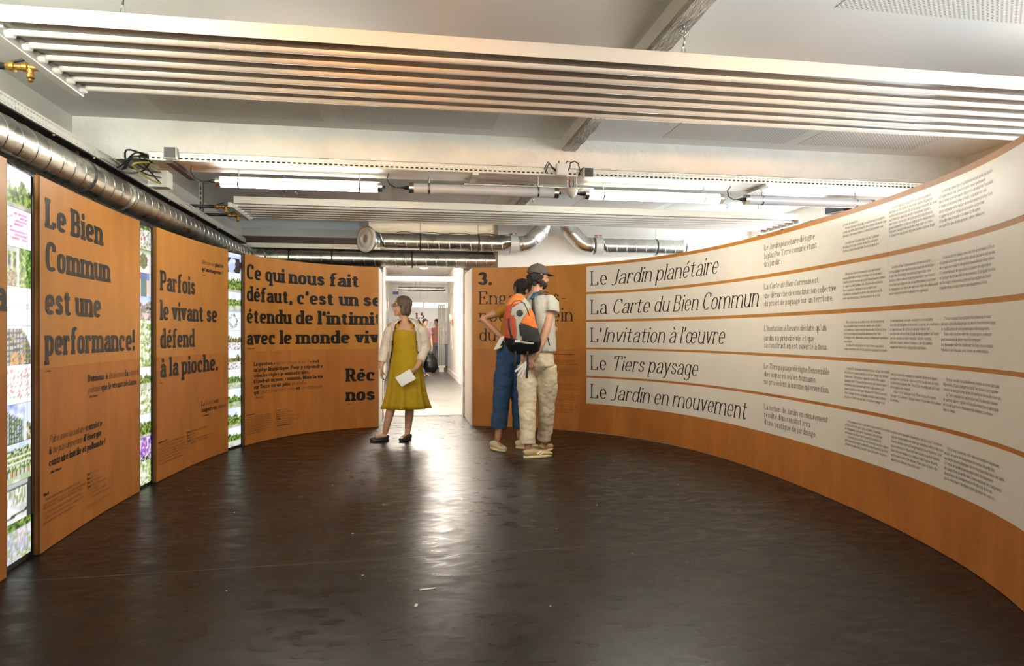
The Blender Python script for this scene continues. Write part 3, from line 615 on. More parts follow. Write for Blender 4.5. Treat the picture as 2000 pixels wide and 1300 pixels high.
# transverse beams and the slim joist between them
for k, y in enumerate((5.30, 1.46, -2.3)): struct(MB().box(WX0, WX1, y, y + .32, 2.46, CZ), 'trim_%d' % (3 + k), M_rough)
jb = MB(); rnd = random.Random(3)
def rough_joist(x0, x1, y0, y1, zb):
    n = int((y1 - y0) / .05); mb = MB(); vs = []
    for i in range(n + 1):
        y = y0 + (y1 - y0) * i / n
        j = lambda s: rnd.uniform(-s, s)
        vs += [(x0, y, CZ), (x0, y, zb + .012), (x0 + .010 + j(.005), y, zb + j(.004)), (x1 - .008 + j(.005), y, zb + j(.004)), (x1, y, zb + .012), (x1, y, CZ)]
    fs = [(i * 6 + j, (i + 1) * 6 + j, (i + 1) * 6 + j + 1, i * 6 + j + 1) for i in range(n) for j in range(5)]
    mb.add(vs, fs); return mb
M_joist_side = mat('joist_paint', (.70, .66, .58), .6, var=.04)
for k, (a, b) in enumerate(((WY0, 1.46), (1.78, 5.30), (5.62, 9.4))):
    struct(rough_joist(1.27, 1.385, a, b, 2.66), 'trim_%d' % (6 + k), M_conc)
    struct(MB().box(1.262, 1.271, a, b, 2.674, CZ), 'trim_%d' % (9 + k), M_joist_side)
# perforated acoustic boards let into the ceiling
for (x0, x1, y0, y1), where in zip([(-1.71, -.59, 3.9, 5.13), (-.45, .68, 3.9, 5.13), (2.06, 3.13, 3.9, 5.13), (3.25, 4.32, 3.9, 5.13), (2.07, 3.13, 1.9, 2.95), (3.25, 4.32, 1.9, 2.95),
                         (-1.4, -.28, 6.1, 8.9), (-.14, .98, 6.1, 8.9), (2.06, 3.13, 6.1, 8.9), (3.25, 4.32, 6.1, 8.9)],
        ['left of the near bay, before the beam', 'right of its neighbour and left of the joist', 'just right of the joist, before the beam', 'at the right end, before the beam',
         'over the top right corner of the view', 'at the far top right, by the wall', 'far left, above the lit tube', 'far, above the unlit middle tube', 'far, right of the joist', 'farthest right, behind the tray']):
    tag(MB().box(x0, x1, y0, y1, CZ - .002, CZ - .0004).build('perforated_ceiling_board', M_perf),
        'white perforated ceiling board ' + where, 'ceiling board', 'perforated boards in the ceiling')
# baseboards and floor joints
M_joint = mat('floor_joint', (.22, .18, .13), .5)
for k, (ya, yb) in enumerate(((3.49, 3.60), (5.55, 5.49))):
    mb = MB(); a = (-1.85, ya + (yb - ya) * -.1); b = (2.93, yb)
    mb.add([(a[0], a[1] - .0018, .0008), (b[0], b[1] - .0018, .0008), (b[0], b[1] + .0018, .0008), (a[0], a[1] + .0018, .0008)], [(0, 1, 2, 3)])
    struct(mb, 'trim_%d' % (12 + k), M_joint)
# crumbs and paper bits lying on the dark floor
mb = MB(); rnd = random.Random(11)
for (x, y, s) in [(.05, 2.9, .012), (.62, 2.8, .004), (-.3, 4.0, .006), (-1.1, 4.6, .005), (-.55, 5.3, .006), (.12, 5.4, .004), (1.3, 4.4, .005), (2.1, 4.9, .005), (1.2, 3.4, .004),
                  (-.8, 3.2, .004), (.4, 4.7, .004), (1.9, 5.9, .006), (-.2, 3.3, .005), (.9, 3.9, .004)]:
    a = rnd.uniform(0, 3); c, d = math.cos(a), math.sin(a)
    mb.obox((x, y, .0015), (s * c, s * d, 0), (-s * .5 * d, s * .5 * c, 0), (0, 0, .001))
tag(mb.build('floor_crumbs', M_band), 'tiny pale crumbs and paper bits scattered over the dark floor', 'crumbs', kind='stuff')
mb = MB(); p = Vector((.105, 3.075, .002)); mb.obox(p, (.036, .006, 0), (-.0008, .0045, 0), (0, 0, .0012))
tag(mb.build('paper_scrap', M_band), 'small torn strip of pale paper on the dark floor before the camera', 'paper scrap')

# ------------------------------------------------------------------ display panels with their lettering
def panel_root(name, C, s0, s1, label, cat='display stand', group=None):
    a = C.pt((s0 + s1) / 2, -.01); return thing(name, (a[0], a[1], 0), label, cat, group)
PH = 2.01
def kraft_panel(C, s0, s1, label, seams=()):
    r = panel_root('display_stand', C, s0, s1, label)
    e = [s0] + [s for s in seams if s0 < s < s1] + [s1]
    for a, b in zip(e, e[1:]):
        g = .0012
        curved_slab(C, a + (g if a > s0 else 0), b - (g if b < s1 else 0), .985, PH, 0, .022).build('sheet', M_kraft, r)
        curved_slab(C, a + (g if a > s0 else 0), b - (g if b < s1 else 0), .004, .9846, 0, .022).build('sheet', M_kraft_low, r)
    for s in (s0, s1):
        u0, u1 = (s, s + .004) if s == s0 else (s - .004, s)
        curved_slab(C, u0, u1, .004, PH, .0008, .03, step=.004).build('edge_strip', M_edge, r)
    return r
P0 = kraft_panel(CL, .03, 1.612, 'brown kraft display panel cut off by the left edge of the photo')
P1 = kraft_panel(CL, 1.947, 3.388, 'brown display panel reading Le Bien Commun est une performance')
P2 = kraft_panel(CL, 3.677, 5.092, 'brown display panel reading Parfois le vivant se défend à la pioche')
P3 = kraft_panel(CL, 5.403, 7.285, 'curved brown display panel reading Ce qui nous fait défaut, left of the doorway')
PR = kraft_panel(CR, .004, 8.6, 'long curved brown display wall with five white text bands right of the doorway', seams=(.55, 1.083, 1.947, 3.088, 4.46, 5.764, 7.05, 7.9))
BANDS = [(1.671, 1.975), (1.341, 1.643), (1.008, 1.313), (.674, .986), (.343, .651)]
for z0, z1 in BANDS:
    e = [1.498, 1.947, 3.088, 4.46, 5.764, 7.05, 7.9, 8.55]
    for a, b in zip(e, e[1:]): curved_slab(CR, a + .0005, b - .0005, z0, z1, .0014, .0012).build('white_band', M_band, PR)
def letter_parent(w, s):
    if w == 'R': return PR, CR, .0026, 8.5
    for p, e in ((P0, 1.612), (P1, 3.388), (P2, 5.092), (P3, 7.281)):
        if s < e: return p, CL, .0014, e
for w, st, xh, s0, z0, width, text in TEXTS + [('L', 'h', .112, 1.492, 1.278, 0, 'a')]:
    par, C, front, smax = letter_parent(w, s0)
    if w == 'R' and s0 < 1.49: front = .0014
    base = {'h': 'heavy', 'l': 'fine', 'r': 'roman', 'T': 'roman'}[st]; q = 1 if xh < .05 else 3
    polys, full, mark = layout(text, base, q)
    sx = (width / mark) if width else xh
    big = xh > .05
    if big:                                                   # every printed word is a part of its own
        plain = text.replace('*', '').replace('|', '').replace(' !', '!').split(' ')
        marks = text.replace(' !', '!').split(' '); pos = 0; acc = ''; ital = False
        for w_, m_ in zip(plain, marks):
            lead = ('*' if ital and not m_.startswith('*') else '')
            if m_.count('*') % 2: ital_next = not ital
            else: ital_next = ital
            body = m_ if not (ital and m_.startswith('*')) else m_
            before = layout(acc + ('' if not acc else ' '), base, q) if acc else None
            wp, wf_, _ = layout(lead + body.replace('|', ''), base, q)
            x0 = PENPOS(acc, base) if acc else 0
            letter_mesh(C, [(wp, s0 + sx * x0, z0, sx, xh)], front, smax).build('printed_word', M_ink, par, label='black printed word ' + w_.strip('.,!') if len(w_) > 3 else None)
            acc = acc + (' ' if acc else '') + m_; ital = ital_next
        continue
    mb = letter_mesh(C, [(polys, s0, z0, sx, xh)], front, smax)
    mb.build('lettering' if xh > .02 else 'small_text', M_ink if base == 'heavy' else M_ink2, par, kind='stuff')
for s0, width, z0, pitch, text in COLUMNS:
    lines = [l for l in text.split('/')]
    L = [layout(l.strip(), 'fine', 1) for l in lines]
    k = width / max(l[1] for l in L); items = []
    for i, (l, (polys, full, mark)) in enumerate(zip(lines, L)):
        if polys: items.append((polys, s0 + (.028 if l.startswith(' ') else 0), z0 - i * pitch, k * (.97 if l.startswith(' ') and full > .93 * width / k else 1), .0122))
    letter_mesh(CR, items, .0026).build('text_column', M_ink2, PR, kind='stuff')

# white returns of the portal between the curved walls and the doorway
for (a, b, lb) in (((-.312, 8.535), (-.301, 9.38), 'white side panel of the passage on the left of the doorway'), ((.842, 8.462), (.838, 9.38), 'white side panel of the passage on the right of the doorway')):
    sgn = 1 if a[0] < 0 else -1; mb = MB(); t = .018 * -sgn
    mb.add([(a[0], a[1], .004), (a[0] + t, a[1], .004), (b[0] + t, b[1], .004), (b[0], b[1], .004), (a[0], a[1], PH), (a[0] + t, a[1], PH), (b[0] + t, b[1], PH), (b[0], b[1], PH)],
           [(0, 1, 2, 3), (4, 5, 6, 7), (0, 1, 5, 4), (1, 2, 6, 5), (2, 3, 7, 6), (3, 0, 4, 7)])
    tag(mb.build('portal_side_panel', mat('portal_white', (.80, .73, .66), .5)), lb, 'panel')
for x, lb in ((-.31, 'left'), (.84, 'right')):
    s = 1 if x < 0 else -1
    jo = MB().box(min(x, x + .022 * s), max(x, x + .022 * s), 9.385, 9.62, 0, 2.2).build('trim_14' if s > 0 else 'trim_15', mat('jamb_paint', (.55, .52, .46), .45)); jo['kind'] = 'structure'

# ------------------------------------------------------------------ backlit photo strips
def photo_material():
    m = bpy.data.materials.new('backlit_photo'); m.use_nodes = True; nt = m.node_tree; b = nt.nodes['Principled BSDF']
    at = nt.nodes.new('ShaderNodeAttribute'); at.attribute_name = 'col'
    b.inputs['Base Color'].default_value = (.02, .02, .02, 1); b.inputs['Roughness'].default_value = .25
    nt.links.new(at.outputs['Color'], b.inputs['Emission Color']); b.inputs['Emission Strength'].default_value = PHOTO_GLOW
    return m
PHOTO_GLOW = 1.0
M_photo = photo_material()
def nz(x, y, sc, seed, o=3): return noise.fractal(Vector((x * sc, y * sc, seed * 7.3)), 1.0, 2.0, o)
def mixc(a, b, t): t = max(0, min(1, t)); return tuple(p + (q - p) * t for p, q in zip(a, b))
SKY, WHT, GRN, DGR, YGR, SND, GRY, BLU = (.80, .88, 1.0), (1, 1, 1), (.16, .34, .04), (.015, .05, .01), (.45, .60, .10), (.72, .64, .5), (.32, .33, .32), (.12, .3, .75)
def foliage(x, y, s, sc=9, lo=DGR, mid=GRN, hi=YGR):
    n = nz(x, y, sc, s, 4); m = nz(x, y, sc * 3, s + 3, 2)
    c = mixc(lo, mid, .5 + n * 1.6); return mixc(c, hi, (n + m) * 1.4)
def photo_colour(kind, x, y, s):
    """x to the right, y up, both 0..1"""
    n = nz(x, y, 3, s)
    if kind == 'trees':
        h = .62 + .22 * nz(x, 0, 4, s) + .10 * nz(x, y, 14, s)
        if y > h: return mixc(SKY, WHT, .5 + n)
        if y < .12: return mixc(SND, GRY, .4 + n)
        return foliage(x, y, s)
    if kind == 'park':
        if y < .30: return mixc((.75, .74, .66), (.25, .4, .1), .35 + 1.6 * n)
        if y < .62 + .18 * nz(x, 0, 5, s): return foliage(x, y, s, 10)
        return mixc(SKY, WHT, .6 + n)
    if kind == 'garden':
        c = foliage(x, y, s, 7, GRN, YGR, (.85, .9, .7)); return mixc(c, (.95, .93, .85), nz(x, y, 5, s + 9) * 2.2 + .25)
    if kind == 'chart':
        if .28 < x < .84 and .15 < y < .88:
            r = abs((y * 11) % 1 - .5); w = nz(x, y, 9, s); v = nz(x * .5, int(y * 11) * 3.1, 5, s)
            if r < .3 and w + v > -.05: return mixc((.85, .12, .38), (.75, .35, .75), v * 3)
            if abs((x * 12) % 1 - .5) < .06: return (.55, .5, .55)
        if x < .25 and abs((y * 9) % 1 - .5) < .06: return (.6, .6, .6)
        return (.93, .95, .95)
    if kind == 'columns':
        if .5 < x < .6 or x < .12: return (.92, .92, .95)
        if x <= .5:
            if y < .42: return mixc(foliage(x, y, s, 16, DGR, (.3, .1, .08), YGR), (.75, .7, .75), .2 if (x + y) % .2 < .1 else 0)
            return mixc(foliage(x, y, s, 10), (.85, .88, .85), .7 if (x * 6) % 1 < .25 or y > .9 else 0)
        return foliage(x, y, s, 11, DGR, (.18, .42, .05), (.5, .75, .2))
    if kind == 'dots':
        if .08 < y < .82 and .08 < x < .95 and abs((y * 10) % 1 - .5) < .12 and abs((x * 16) % 1 - .5) < .22 and not (y < .35 and x < .4): return (.50, .55, .55)
        if y > .9 and x < .22: return (.6, .62, .3)
        return (.90, .93, .92)
    if kind == 'grid':
        cx = x * 1.1; top = .95 - .9 * max(0, x - .55) ** 2 * 3
        if y > top: return mixc(SKY, WHT, .6)
        if y < .28 and .3 < x < .75 and (nz(x, y, 9, s) > 0): return (.9, .35, .12)
        if abs((y * 7 - x * .4) % 1 - .5) < .2: return (.05, .055, .05) if n < .12 else (.35, .32, .08)
        if abs((x * 9) % 1 - .5) < .12: return (.07, .08, .07)
        return mixc((.55, .6, .62), (.2, .22, .2), .5 + n * 2)
    if kind == 'calendar':
        ry = (y - .12) * 8
        if .12 < y < .88 and .06 < x < .95:
            if abs((x * 8) % 1 - .5) < .32 and abs(ry % 1 - .55 + .12 * math.sin(x * 50)) < .07: return (.45, .42, .42)
            if nz(x, y, 14, s) > .45: return (.85, .25, .28)
        if y > .93 and x < .2: return (.5, .55, .2)
        return (.93, .93, .90)
    if kind == 'building':
        e = .95 - (x * .55)
        if y > e: return mixc(BLU, WHT, .45 + n + x * .3) if x < .8 else (.8, .86, .95)
        if x > .76: return foliage(x, y, s, 6, DGR, (.35, .3, .1), (.9, .8, .7)) if x > .84 else (.88, .88, .86)
        f = (y / max(e, .05) * 6) % 1
        if f < .28: return (.06, .07, .06)
        if (x * 12) % 1 < .25: return (.10, .11, .10)
        return mixc((.5, .62, .7), GRN, .3 + 1.9 * nz(x, y, 9, s))
    if kind == 'planters':
        if y > .86 + .05 * nz(x, 0, 8, s): return mixc((.55, .75, 1), WHT, .3 + n)
        if y < .14: return mixc((.5, .6, .35), (.9, .9, .85), .4 + n * 2)
        if y < .3: return (.75, .4, .12) if (x * 7) % 1 < .35 else (.04, .05, .04) if (x * 7) % 1 < .6 else (.6, .75, .8)
        f = (y * 8) % 1
        if f < .16: return (.9, .9, .85)
        if nz(x, y, 15, s) > .18 and f < .6: return (.03, .04, .03)
        return foliage(x, y, s, 14, (.1, .2, .03), (.28, .45, .08), (.75, .82, .3)) if f > .3 else (.7, .78, .8)
    if kind == 'frame':
        if y > .84 or x < .14 or x > .86: return (.05, .055, .05) if not (y > .9 and x < .9) else (.5, .55, .5)
        if abs(y - .12 - .1 * x) < .03: return (.04, .04, .04)
        if nz(x * 3, y * .6, 6, s) > .12 and y > .45: return (.35, .42, .2)
        return mixc((.92, .93, .92), (.6, .62, .6), n * 2)
    if kind == 'lavender':
        if y > .78: return foliage(x, y, s, 9, DGR, GRN, YGR)
        if x > .5 and y > .45 and nz(x * 3, y * .7, 5, s) > -.1: return mixc((.85, .82, .85), (.6, .5, .3), n * 2)
        c = mixc((.42, .40, .75), (.85, .83, .78), .5 + 1.8 * nz(x * 2, y, 8, s)); return mixc(c, (.35, .5, .12), .2 + 2 * nz(x, y, 10, s + 4))
    if kind == 'sand':
        if y > .84: return foliage(x, y, s, 12)
        c = mixc((.78, .76, .78), (.95, .93, .9), .5 + n); k = nz(x, y, 6, s + 2)
        return (.42, .25, .14) if k > .32 else (.3, .4, .12) if k < -.36 else c
    if kind == 'plant':
        d = math.hypot((x - .5) * 1.2, y - .5)
        if d < .33 + .1 * nz(x, y, 12, s): return mixc((.20, .08, .06), (.12, .25, .06), .5 + nz(x, y, 11, s) * 2)
        return mixc((.85, .82, .76), GRN, max(0, y - .8) * 5)
    if kind == 'skirt':
        if .33 < x < .72:
            if y > .8: return (.05, .12, .5)
            return (.01, .15, .15) if (x * 20) % 1 < .8 else (.1, .35, .35)
        if .16 < x < .33 or .72 < x < .88:
            if y > .72: return (.65, .06, .1) if x < .5 else (.1, .2, .6)
            if .12 < y: return (.85, .55, .42)
        return (.75, .78, .78)
    if kind == 'street':
        if y > .62 + .22 * abs(x - .5) * 2 * (1 + nz(x, 0, 6, s)): return mixc((.35, .55, 1), WHT, .2 + (1 - y))
        if y < .3: return mixc((.7, .6, .55), (.3, .2, .15), .4 + n * 2)
        return mixc((.55, .45, .4), DGR, .3 + 2.6 * nz(x, y, 9, s)) if abs(x - .5) > .12 else (.25, .2, .2)
    if kind == 'graffiti':
        c = [(.85, .75, .9), (.55, .12, .65), (.08, .12, .6), (.85, .3, .5), (.5, .75, .9)]
        k = int((nz(x, y, 4, s, 2) + .6) * 5) % 5
        if y < .22: return mixc((.03, .03, .03), (.8, .78, .75), .5 + 3 * nz(x, y, 12, s))
        return c[k]
    if kind == 'silhouette':
        if nz(x, y * .6, 3.2, s) > .05 and y < .75: return (.02, .02, .02)
        return mixc((.55, .66, .95), WHT, .3 + n)
    if kind == 'diagram':
        if y > .92: return (.6, .8, .95)
        d = math.hypot(x - .5, (y - .5) * .8)
        return (.2, .32, .25) if abs(d - .25) < .06 and nz(x, y, 14, s) > .0 else (.90, .93, .94)
    if kind == 'plaza':
        if y < .40:
            return (.05, .05, .06) if nz(x, y, 13, s) > .30 else mixc((.72, .72, .72), (.9, .88, .85), .5 + n)
        if y < .55 + .2 * abs(nz(x, 0, 4, s)) * 2: return foliage(x, y, s, 12, DGR, (.12, .18, .05), (.6, .4, .15))
        return mixc(WHT, SKY, y - .3)
    return (1, 1, 1)
def photo_strip(s0, s1, kinds, z0, z1, label, seed):
    r = panel_root('backlit_photo_strip', CL, s0, s1, label, 'lightbox')
    curved_slab(CL, s0 - .012, s1 + .012, .003, PH - .004, -.034, .05).build('lightbox_body', M_black, r)
    n = len(kinds); NX, NY = 30, 22
    for k, kind in enumerate(kinds):
        zt = z1 - (z1 - z0) * k / n; zb = z1 - (z1 - z0) * (k + 1) / n + .0015
        vs = []; cs = []
        for j in range(NY + 1):
            for i in range(NX + 1):
                p = CL.pt(s0 + .003 + (s1 - s0 - .006) * i / NX, -.0325); vs.append((*p, zb + (zt - zb) * j / NY)); cs.append(photo_colour(kind, i / NX, j / NY, seed + k * 1.7))
        mb = MB(); mb.add(vs, [(j * (NX + 1) + i, j * (NX + 1) + i + 1, (j + 1) * (NX + 1) + i + 1, (j + 1) * (NX + 1) + i) for j in range(NY) for i in range(NX)])
        o = mb.build('photo', M_photo, r); a = o.data.color_attributes.new('col', 'FLOAT_COLOR', 'POINT')
        a.data.foreach_set('color', [v for c in cs for v in (*c, 1)])
        o['label'] = {'trees': 'backlit photo of trees under a pale sky', 'park': 'backlit photo of a green park', 'garden': 'backlit photo of pale planting', 'chart': 'backlit chart with pink marks',
                      'columns': 'backlit photo of climbing plants and white posts', 'dots': 'white backlit sheet of small grey dots', 'grid': 'backlit photo of a building frame with a walkway', 'calendar': 'white backlit sheet of small drawings',
                      'building': 'backlit photo of a planted facade under blue sky', 'planters': 'backlit photo of rows of balcony planters', 'frame': 'backlit photo seen through a dark frame', 'lavender': 'backlit photo of lavender',
                      'sand': 'backlit photo of sandy ground', 'plant': 'backlit photo of a dark plant', 'skirt': 'backlit photo of hands and a teal skirt', 'street': 'backlit photo of a street under blue sky',
                      'graffiti': 'backlit photo of purple graffiti', 'silhouette': 'backlit photo of dark figures against the sky', 'diagram': 'white backlit diagram', 'plaza': 'backlit photo of a plaza with trees'}[kind]
    return r
photo_strip(1.622, 1.932, ['trees', 'chart', 'columns', 'dots', 'grid', 'calendar', 'building', 'planters', 'frame', 'lavender'], .03, 1.998, 'backlit photo strip nearest the camera, with the pink chart and lavender', 1)
photo_strip(3.402, 3.661, ['sand', 'plant', 'skirt', 'street', 'garden', 'garden', 'park', 'garden', 'trees', 'graffiti', 'garden'], .02, 1.995, 'backlit photo strip between Le Bien Commun and Parfois panels, with purple graffiti', 2)
photo_strip(5.108, 5.389, ['silhouette', 'trees', 'park', 'diagram', 'plaza', 'plaza', 'park', 'park', 'trees', 'park'], .02, 1.995, 'narrow backlit photo strip left of the Ce qui nous fait panel', 5)
# ------------------------------------------------------------------ spiral ducts
def spiral(p0, p1, R, pitch=.137, N=28):
    """helically seamed round duct from p0 to p1"""
    p0, p1 = Vector(p0), Vector(p1); t = (p1 - p0); Ln = t.length; t.normalize()
    u = Vector((0, 0, 1)); u = (u - t * u.dot(t)); u = u.normalized() if u.length > .1 else Vector((1, 0, 0)); w = t.cross(u)
    offs = [(0, 0), (.0030, 0), (.0036, .0026), (.0062, .0026), (.0068, 0), (.0095, 0), (pitch - .003, 0)]; K = len(offs); mb = MB()
    turns = int(Ln / pitch) + 2; vs = []
    for m in range(-N, turns * N + 1):
        a = 2 * PI * m / N
        for o, h in offs:
            s = min(max(pitch * m / N + o, 0), Ln); r = R + h
            vs.append(p0 + t * s + (u * math.cos(a) + w * math.sin(a)) * r)
    M = turns * N + 1 + N; fs = []
    for m in range(M - 1):
        for j in range(K - 1): fs.append((m * K + j, m * K + j + 1, (m + 1) * K + j + 1, (m + 1) * K + j))
        if m + N + 1 < M: fs.append((m * K + K - 1, (m + N) * K, (m + N + 1) * K, (m + 1) * K + K - 1))
    mb.add(vs, fs); return mb
def band(p, axis, r, wid, m, parent, name='clamp_band', th=.004):
    return MB().lathe(p, axis, [(-wid / 2, r), (-wid / 2, r + th), (wid / 2, r + th), (wid / 2, r)], 28).build(name, m, parent, smooth=False)
def elbow(c, d0, d1, rad, R, n=8, m=20):
    """bend from direction d0 to d1 starting at c"""
    d0, d1 = Vector(d0).normalized(), Vector(d1).normalized(); ang = d0.angle(d1); nrm = (d1 - d0 * d0.dot(d1)).normalized(); cen = Vector(c) + nrm * rad
    return [cen - nrm * (rad * math.cos(ang * i / n)) + d0 * (rad * math.sin(ang * i / n)) for i in range(n + 1)]
DR = .112
dl = thing('ventilation_duct', (-2.055, 4, 2.19), 'long spiral steel duct running along the left wall above the display panels', 'duct')
spiral((-2.055, .2, 2.185), (-2.055, 8.95, 2.185), DR).build('duct_tube', M_galv, dl, smooth=True)
e = elbow((-2.055, 8.95, 2.185), (0, 1, 0), (1, 0, 0), .24, DR)
MB().tube(e, DR + .002, 28).build('elbow', M_galv, dl, smooth=True)
spiral((-1.815, 9.19, 2.185), (1.262, 9.19, 2.185), DR - .003, N=24).build('duct_tube', M_galv, dl, smooth=True)
for y in (4.62, 5.25, 7.0): band((-2.055, y, 2.185), (0, 1, 0), DR + .002, .022, M_dark if y != 5.25 else M_chrome, dl)
for x in (-1.5, -.95, .1): band((x, 9.19, 2.185), (1, 0, 0), DR, .02, M_dark, dl)
for y in (2.4, 4.62, 7.0):
    MB().box(-2.062, -2.048, y - .008, y + .008, 2.29, 2.345).build('hanger_strap', M_dark, dl)
# supply ducts with damper collars in front of the pier
def supply(x_end, x_mid, x_up, label, nozzle):
    s = 1 if x_up > x_mid else -1; y, z, R = 8.66, 2.355, .105
    r = thing('supply_duct', ((x_end + x_mid) / 2, y, z), label, 'duct')
    a, b = (x_end, x_mid) if s > 0 else (x_mid, x_end)
    spiral((a, y, z), (b, y, z), R, N=26).build('duct_tube', M_galv, r, smooth=True)
    MB().lathe((x_mid, y, z), (s, 0, 0), [(0, R + .002), (0, R + .016), (.10, R + .016), (.10, R + .002)], 28).build('damper_collar', mat('pale_collar', (.60, .60, .55), .45, metal=.3), r)
    MB().box(x_mid + .045 * s - .05, x_mid + .045 * s + .05, y - .02, y + .02, z + R + .028, z + R + .034).build('damper_lever', M_red, r)
    MB().box(x_mid + .05 * s - .012, x_mid + .05 * s + .012, y - .02, y + .02, z + R + .012, z + R + .029).build('lever_post', M_white, r)
    p0 = Vector((x_mid + .10 * s, y, z)); e = elbow(p0 + Vector((.06 * s, 0, 0)), (s, 0, 0), (.66 * s, 0, .75), .20, R)
    end = e[-1] + (e[-1] - e[-2]).normalized() * .16
    e2 = elbow(end, (.66 * s, 0, .75), (.02 * s, 0, 1), .16, R)
    path = [p0] + e + [end] + e2[1:] + [Vector((e2[-1].x, y, 2.756))]
    MB().tube(path, R + .002, 26).build('elbow', M_galv, r, smooth=True)
    for k in (1, len(e), len(e) + 1): band(path[k], (path[k + 1] - path[k - 1]) if k + 1 < len(path) else (0, 0, 1), R + .003, .014, M_chrome, r, 'joint_ring', .006)
    for f in (.3, .75) if s > 0 else (.35,):
        x = x_end + (x_mid - x_end) * f; band((x, y, z), (1, 0, 0), R + .001, .018, M_dark, r)
        MB().tube([(x, y, z + R), (x, y, CZ)], .004, 8).build('hanger_rod', M_chrome, r)
    return r
sd = supply(-.30, 1.37, 1.9, 'spiral supply duct with a round white nozzle pointing left', True)
nd = Vector((-.72, -.69, .05)).normalized(); c0 = Vector((-.30, 8.66, 2.355)); c1 = c0 + Vector((-.10, -.02, .004)); c2 = c1 + nd * .10
MB().tube([c0, c0 + Vector((-.05, 0, .001)), c1, c2], [.107, .112, .128, .145], 28).build('duct_boot', M_galv, sd, smooth=True)
nz_ = thing('air_nozzle', c2, 'round white ring nozzle on the left end of the upper duct', 'air nozzle')
MB().lathe(c2, nd, [(-.01, .145), (-.01, .165), (.022, .162), (.028, .135), (.012, .118), (.030, .105), (.045, .066), (.040, .058), (.01, .054)], 36).build('nozzle_ring', M_white, nz_, smooth=True)
MB().lathe(c2, nd, [(.0105, .0535), (.0125, .0535)], 24).build('nozzle_mouth', mat('nozzle_shade', (.30, .26, .21), .6), nz_)
rd = supply(3.80, 2.62, 2.1, 'short spiral supply duct with white round end cap, right of the pier elbow', False)
MB().lathe((3.80, 8.66, 2.355), (.8, -.6, 0), [(-.02, .10), (-.02, .118), (.02, .118), (.03, .098)], 32).build('end_cap', M_white, rd)
cb = MB().tube([(-.1 + .02 * i, 8.655 + .004 * math.sin(i * .7), 2.472 + .008 * math.sin(i * .35)) for i in range(76)], .005, 6)
tag(cb.build('duct_cable', M_black), 'thin black cable lying along the top of the upper spiral duct', 'cable')
# black hose lying behind the panel tops
hs = thing('black_hose', (-2.0, 4, 2.03), 'black segmented hose lying behind the tops of the left panels', 'hose')
pts = [(-2.002, .8 + .2 * i, 2.02) for i in range(32)]
MB().tube(pts, .026, 12).build('hose_tube', M_black, hs, smooth=True)
for i in range(26): band((-2.002, 1.0 + .23 * i, 2.02), (0, 1, 0), .026, .02, M_black, hs, 'hose_clip', .006)

# ------------------------------------------------------------------ cable trays with punched rows of slots
def slotted_face(P, along, up, L, H_, pitch=.036, slot=.021, rows=((.22, .42), (.62, .82))):
    """flat face with real slots: P corner, along and up unit vectors"""
    P, A, U = Vector(P), Vector(along), Vector(up); mb = MB()
    def q(a0, a1, h0, h1): mb.add([P + A * a0 + U * h0, P + A * a1 + U * h0, P + A * a1 + U * h1, P + A * a0 + U * h1], [(0, 1, 2, 3)])
    hs_ = [0]
    for r in rows: hs_ += [r[0] * H_, r[1] * H_]
    hs_.append(H_); n = int(L / pitch)
    for k in range(len(hs_) - 1):
        if k % 2 == 0: q(0, L, hs_[k], hs_[k + 1])
        else:
            q(0, pitch - slot, hs_[k], hs_[k + 1])
            for i in range(n): q(i * pitch + pitch, min(i * pitch + 2 * pitch - slot, L), hs_[k], hs_[k + 1])
            q(n * pitch, L, hs_[k], hs_[k + 1])
    return mb
def tray_x(name, x0, x1, y0, y1, z0, z1, label):
    r = thing(name, ((x0 + x1) / 2, (y0 + y1) / 2, z0), label, 'cable tray')
    slotted_face((x0, y0, z0), (1, 0, 0), (0, 0, 1), x1 - x0, z1 - z0).build('slotted_side', M_tray, r)
    slotted_face((x0, y1, z0), (1, 0, 0), (0, 0, 1), x1 - x0, z1 - z0).build('slotted_side', M_tray, r)
    MB().box(x0, x1, y0 + .001, y1 - .001, z0 + .0008, z0 + .002).build('tray_bottom', M_foil, r)
    MB().box(x0, x1, y0, y0 + .010, z1, z1 + .003).build('rim', M_dark, r)
    MB().box(x0, x1, y0 + .03, y1 - .03, z0 + .004, z0 + .03).build('tray_cables', M_black, r, kind='stuff')
    return r
t1 = tray_x('cable_tray', -1.735, 4.6, 4.92, 5.22, 2.368, 2.424, 'galvanised cable tray carrying the tube lights across the room under the beam')
for x in (-1.60, .52, 2.86):
    MB().box(x - .022, x + .022, 4.90, 5.42, 2.345, 2.366).build('support_channel', M_dark if x < 0 else M_zinc, t1)
MB().box(.46, 1.5, 5.18, 5.27, 2.335, 2.343).build('reflector_strip', M_foil, t1)
# the tray above the left duct
t2 = thing('cable_tray', (-2.1, 4, 2.33), 'slotted cable tray running along the left wall above the long duct', 'cable tray')
slotted_face((-2.0, .3, 2.33), (0, 1, 0), (0, 0, 1), 8.62, .062, pitch=.030, slot=.014, rows=((.16, .32), (.68, .84))).build('slotted_side', M_tray, t2)
MB().box(-2.30, -2.001, .3, 9.0, 2.330, 2.333).build('tray_bottom', M_dark, t2)
MB().box(-2.31, -2.302, .3, 9.2, 2.33, 2.392).build('back_side', M_tray, t2)
MB().box(-2.27, -2.04, .3, 9.0, 2.334, 2.36).build('tray_cables', M_black, t2, kind='stuff')
MB().box(-2.0, -1.985, .3, 8.9, 2.3235, 2.3285).build('rim', M_zinc, t2)
for y in (4.2, 4.7, 6.1, 7.6): MB().ball((-1.992, y, 2.315), .008, 8, 6).build('bolt', M_chrome, t2)
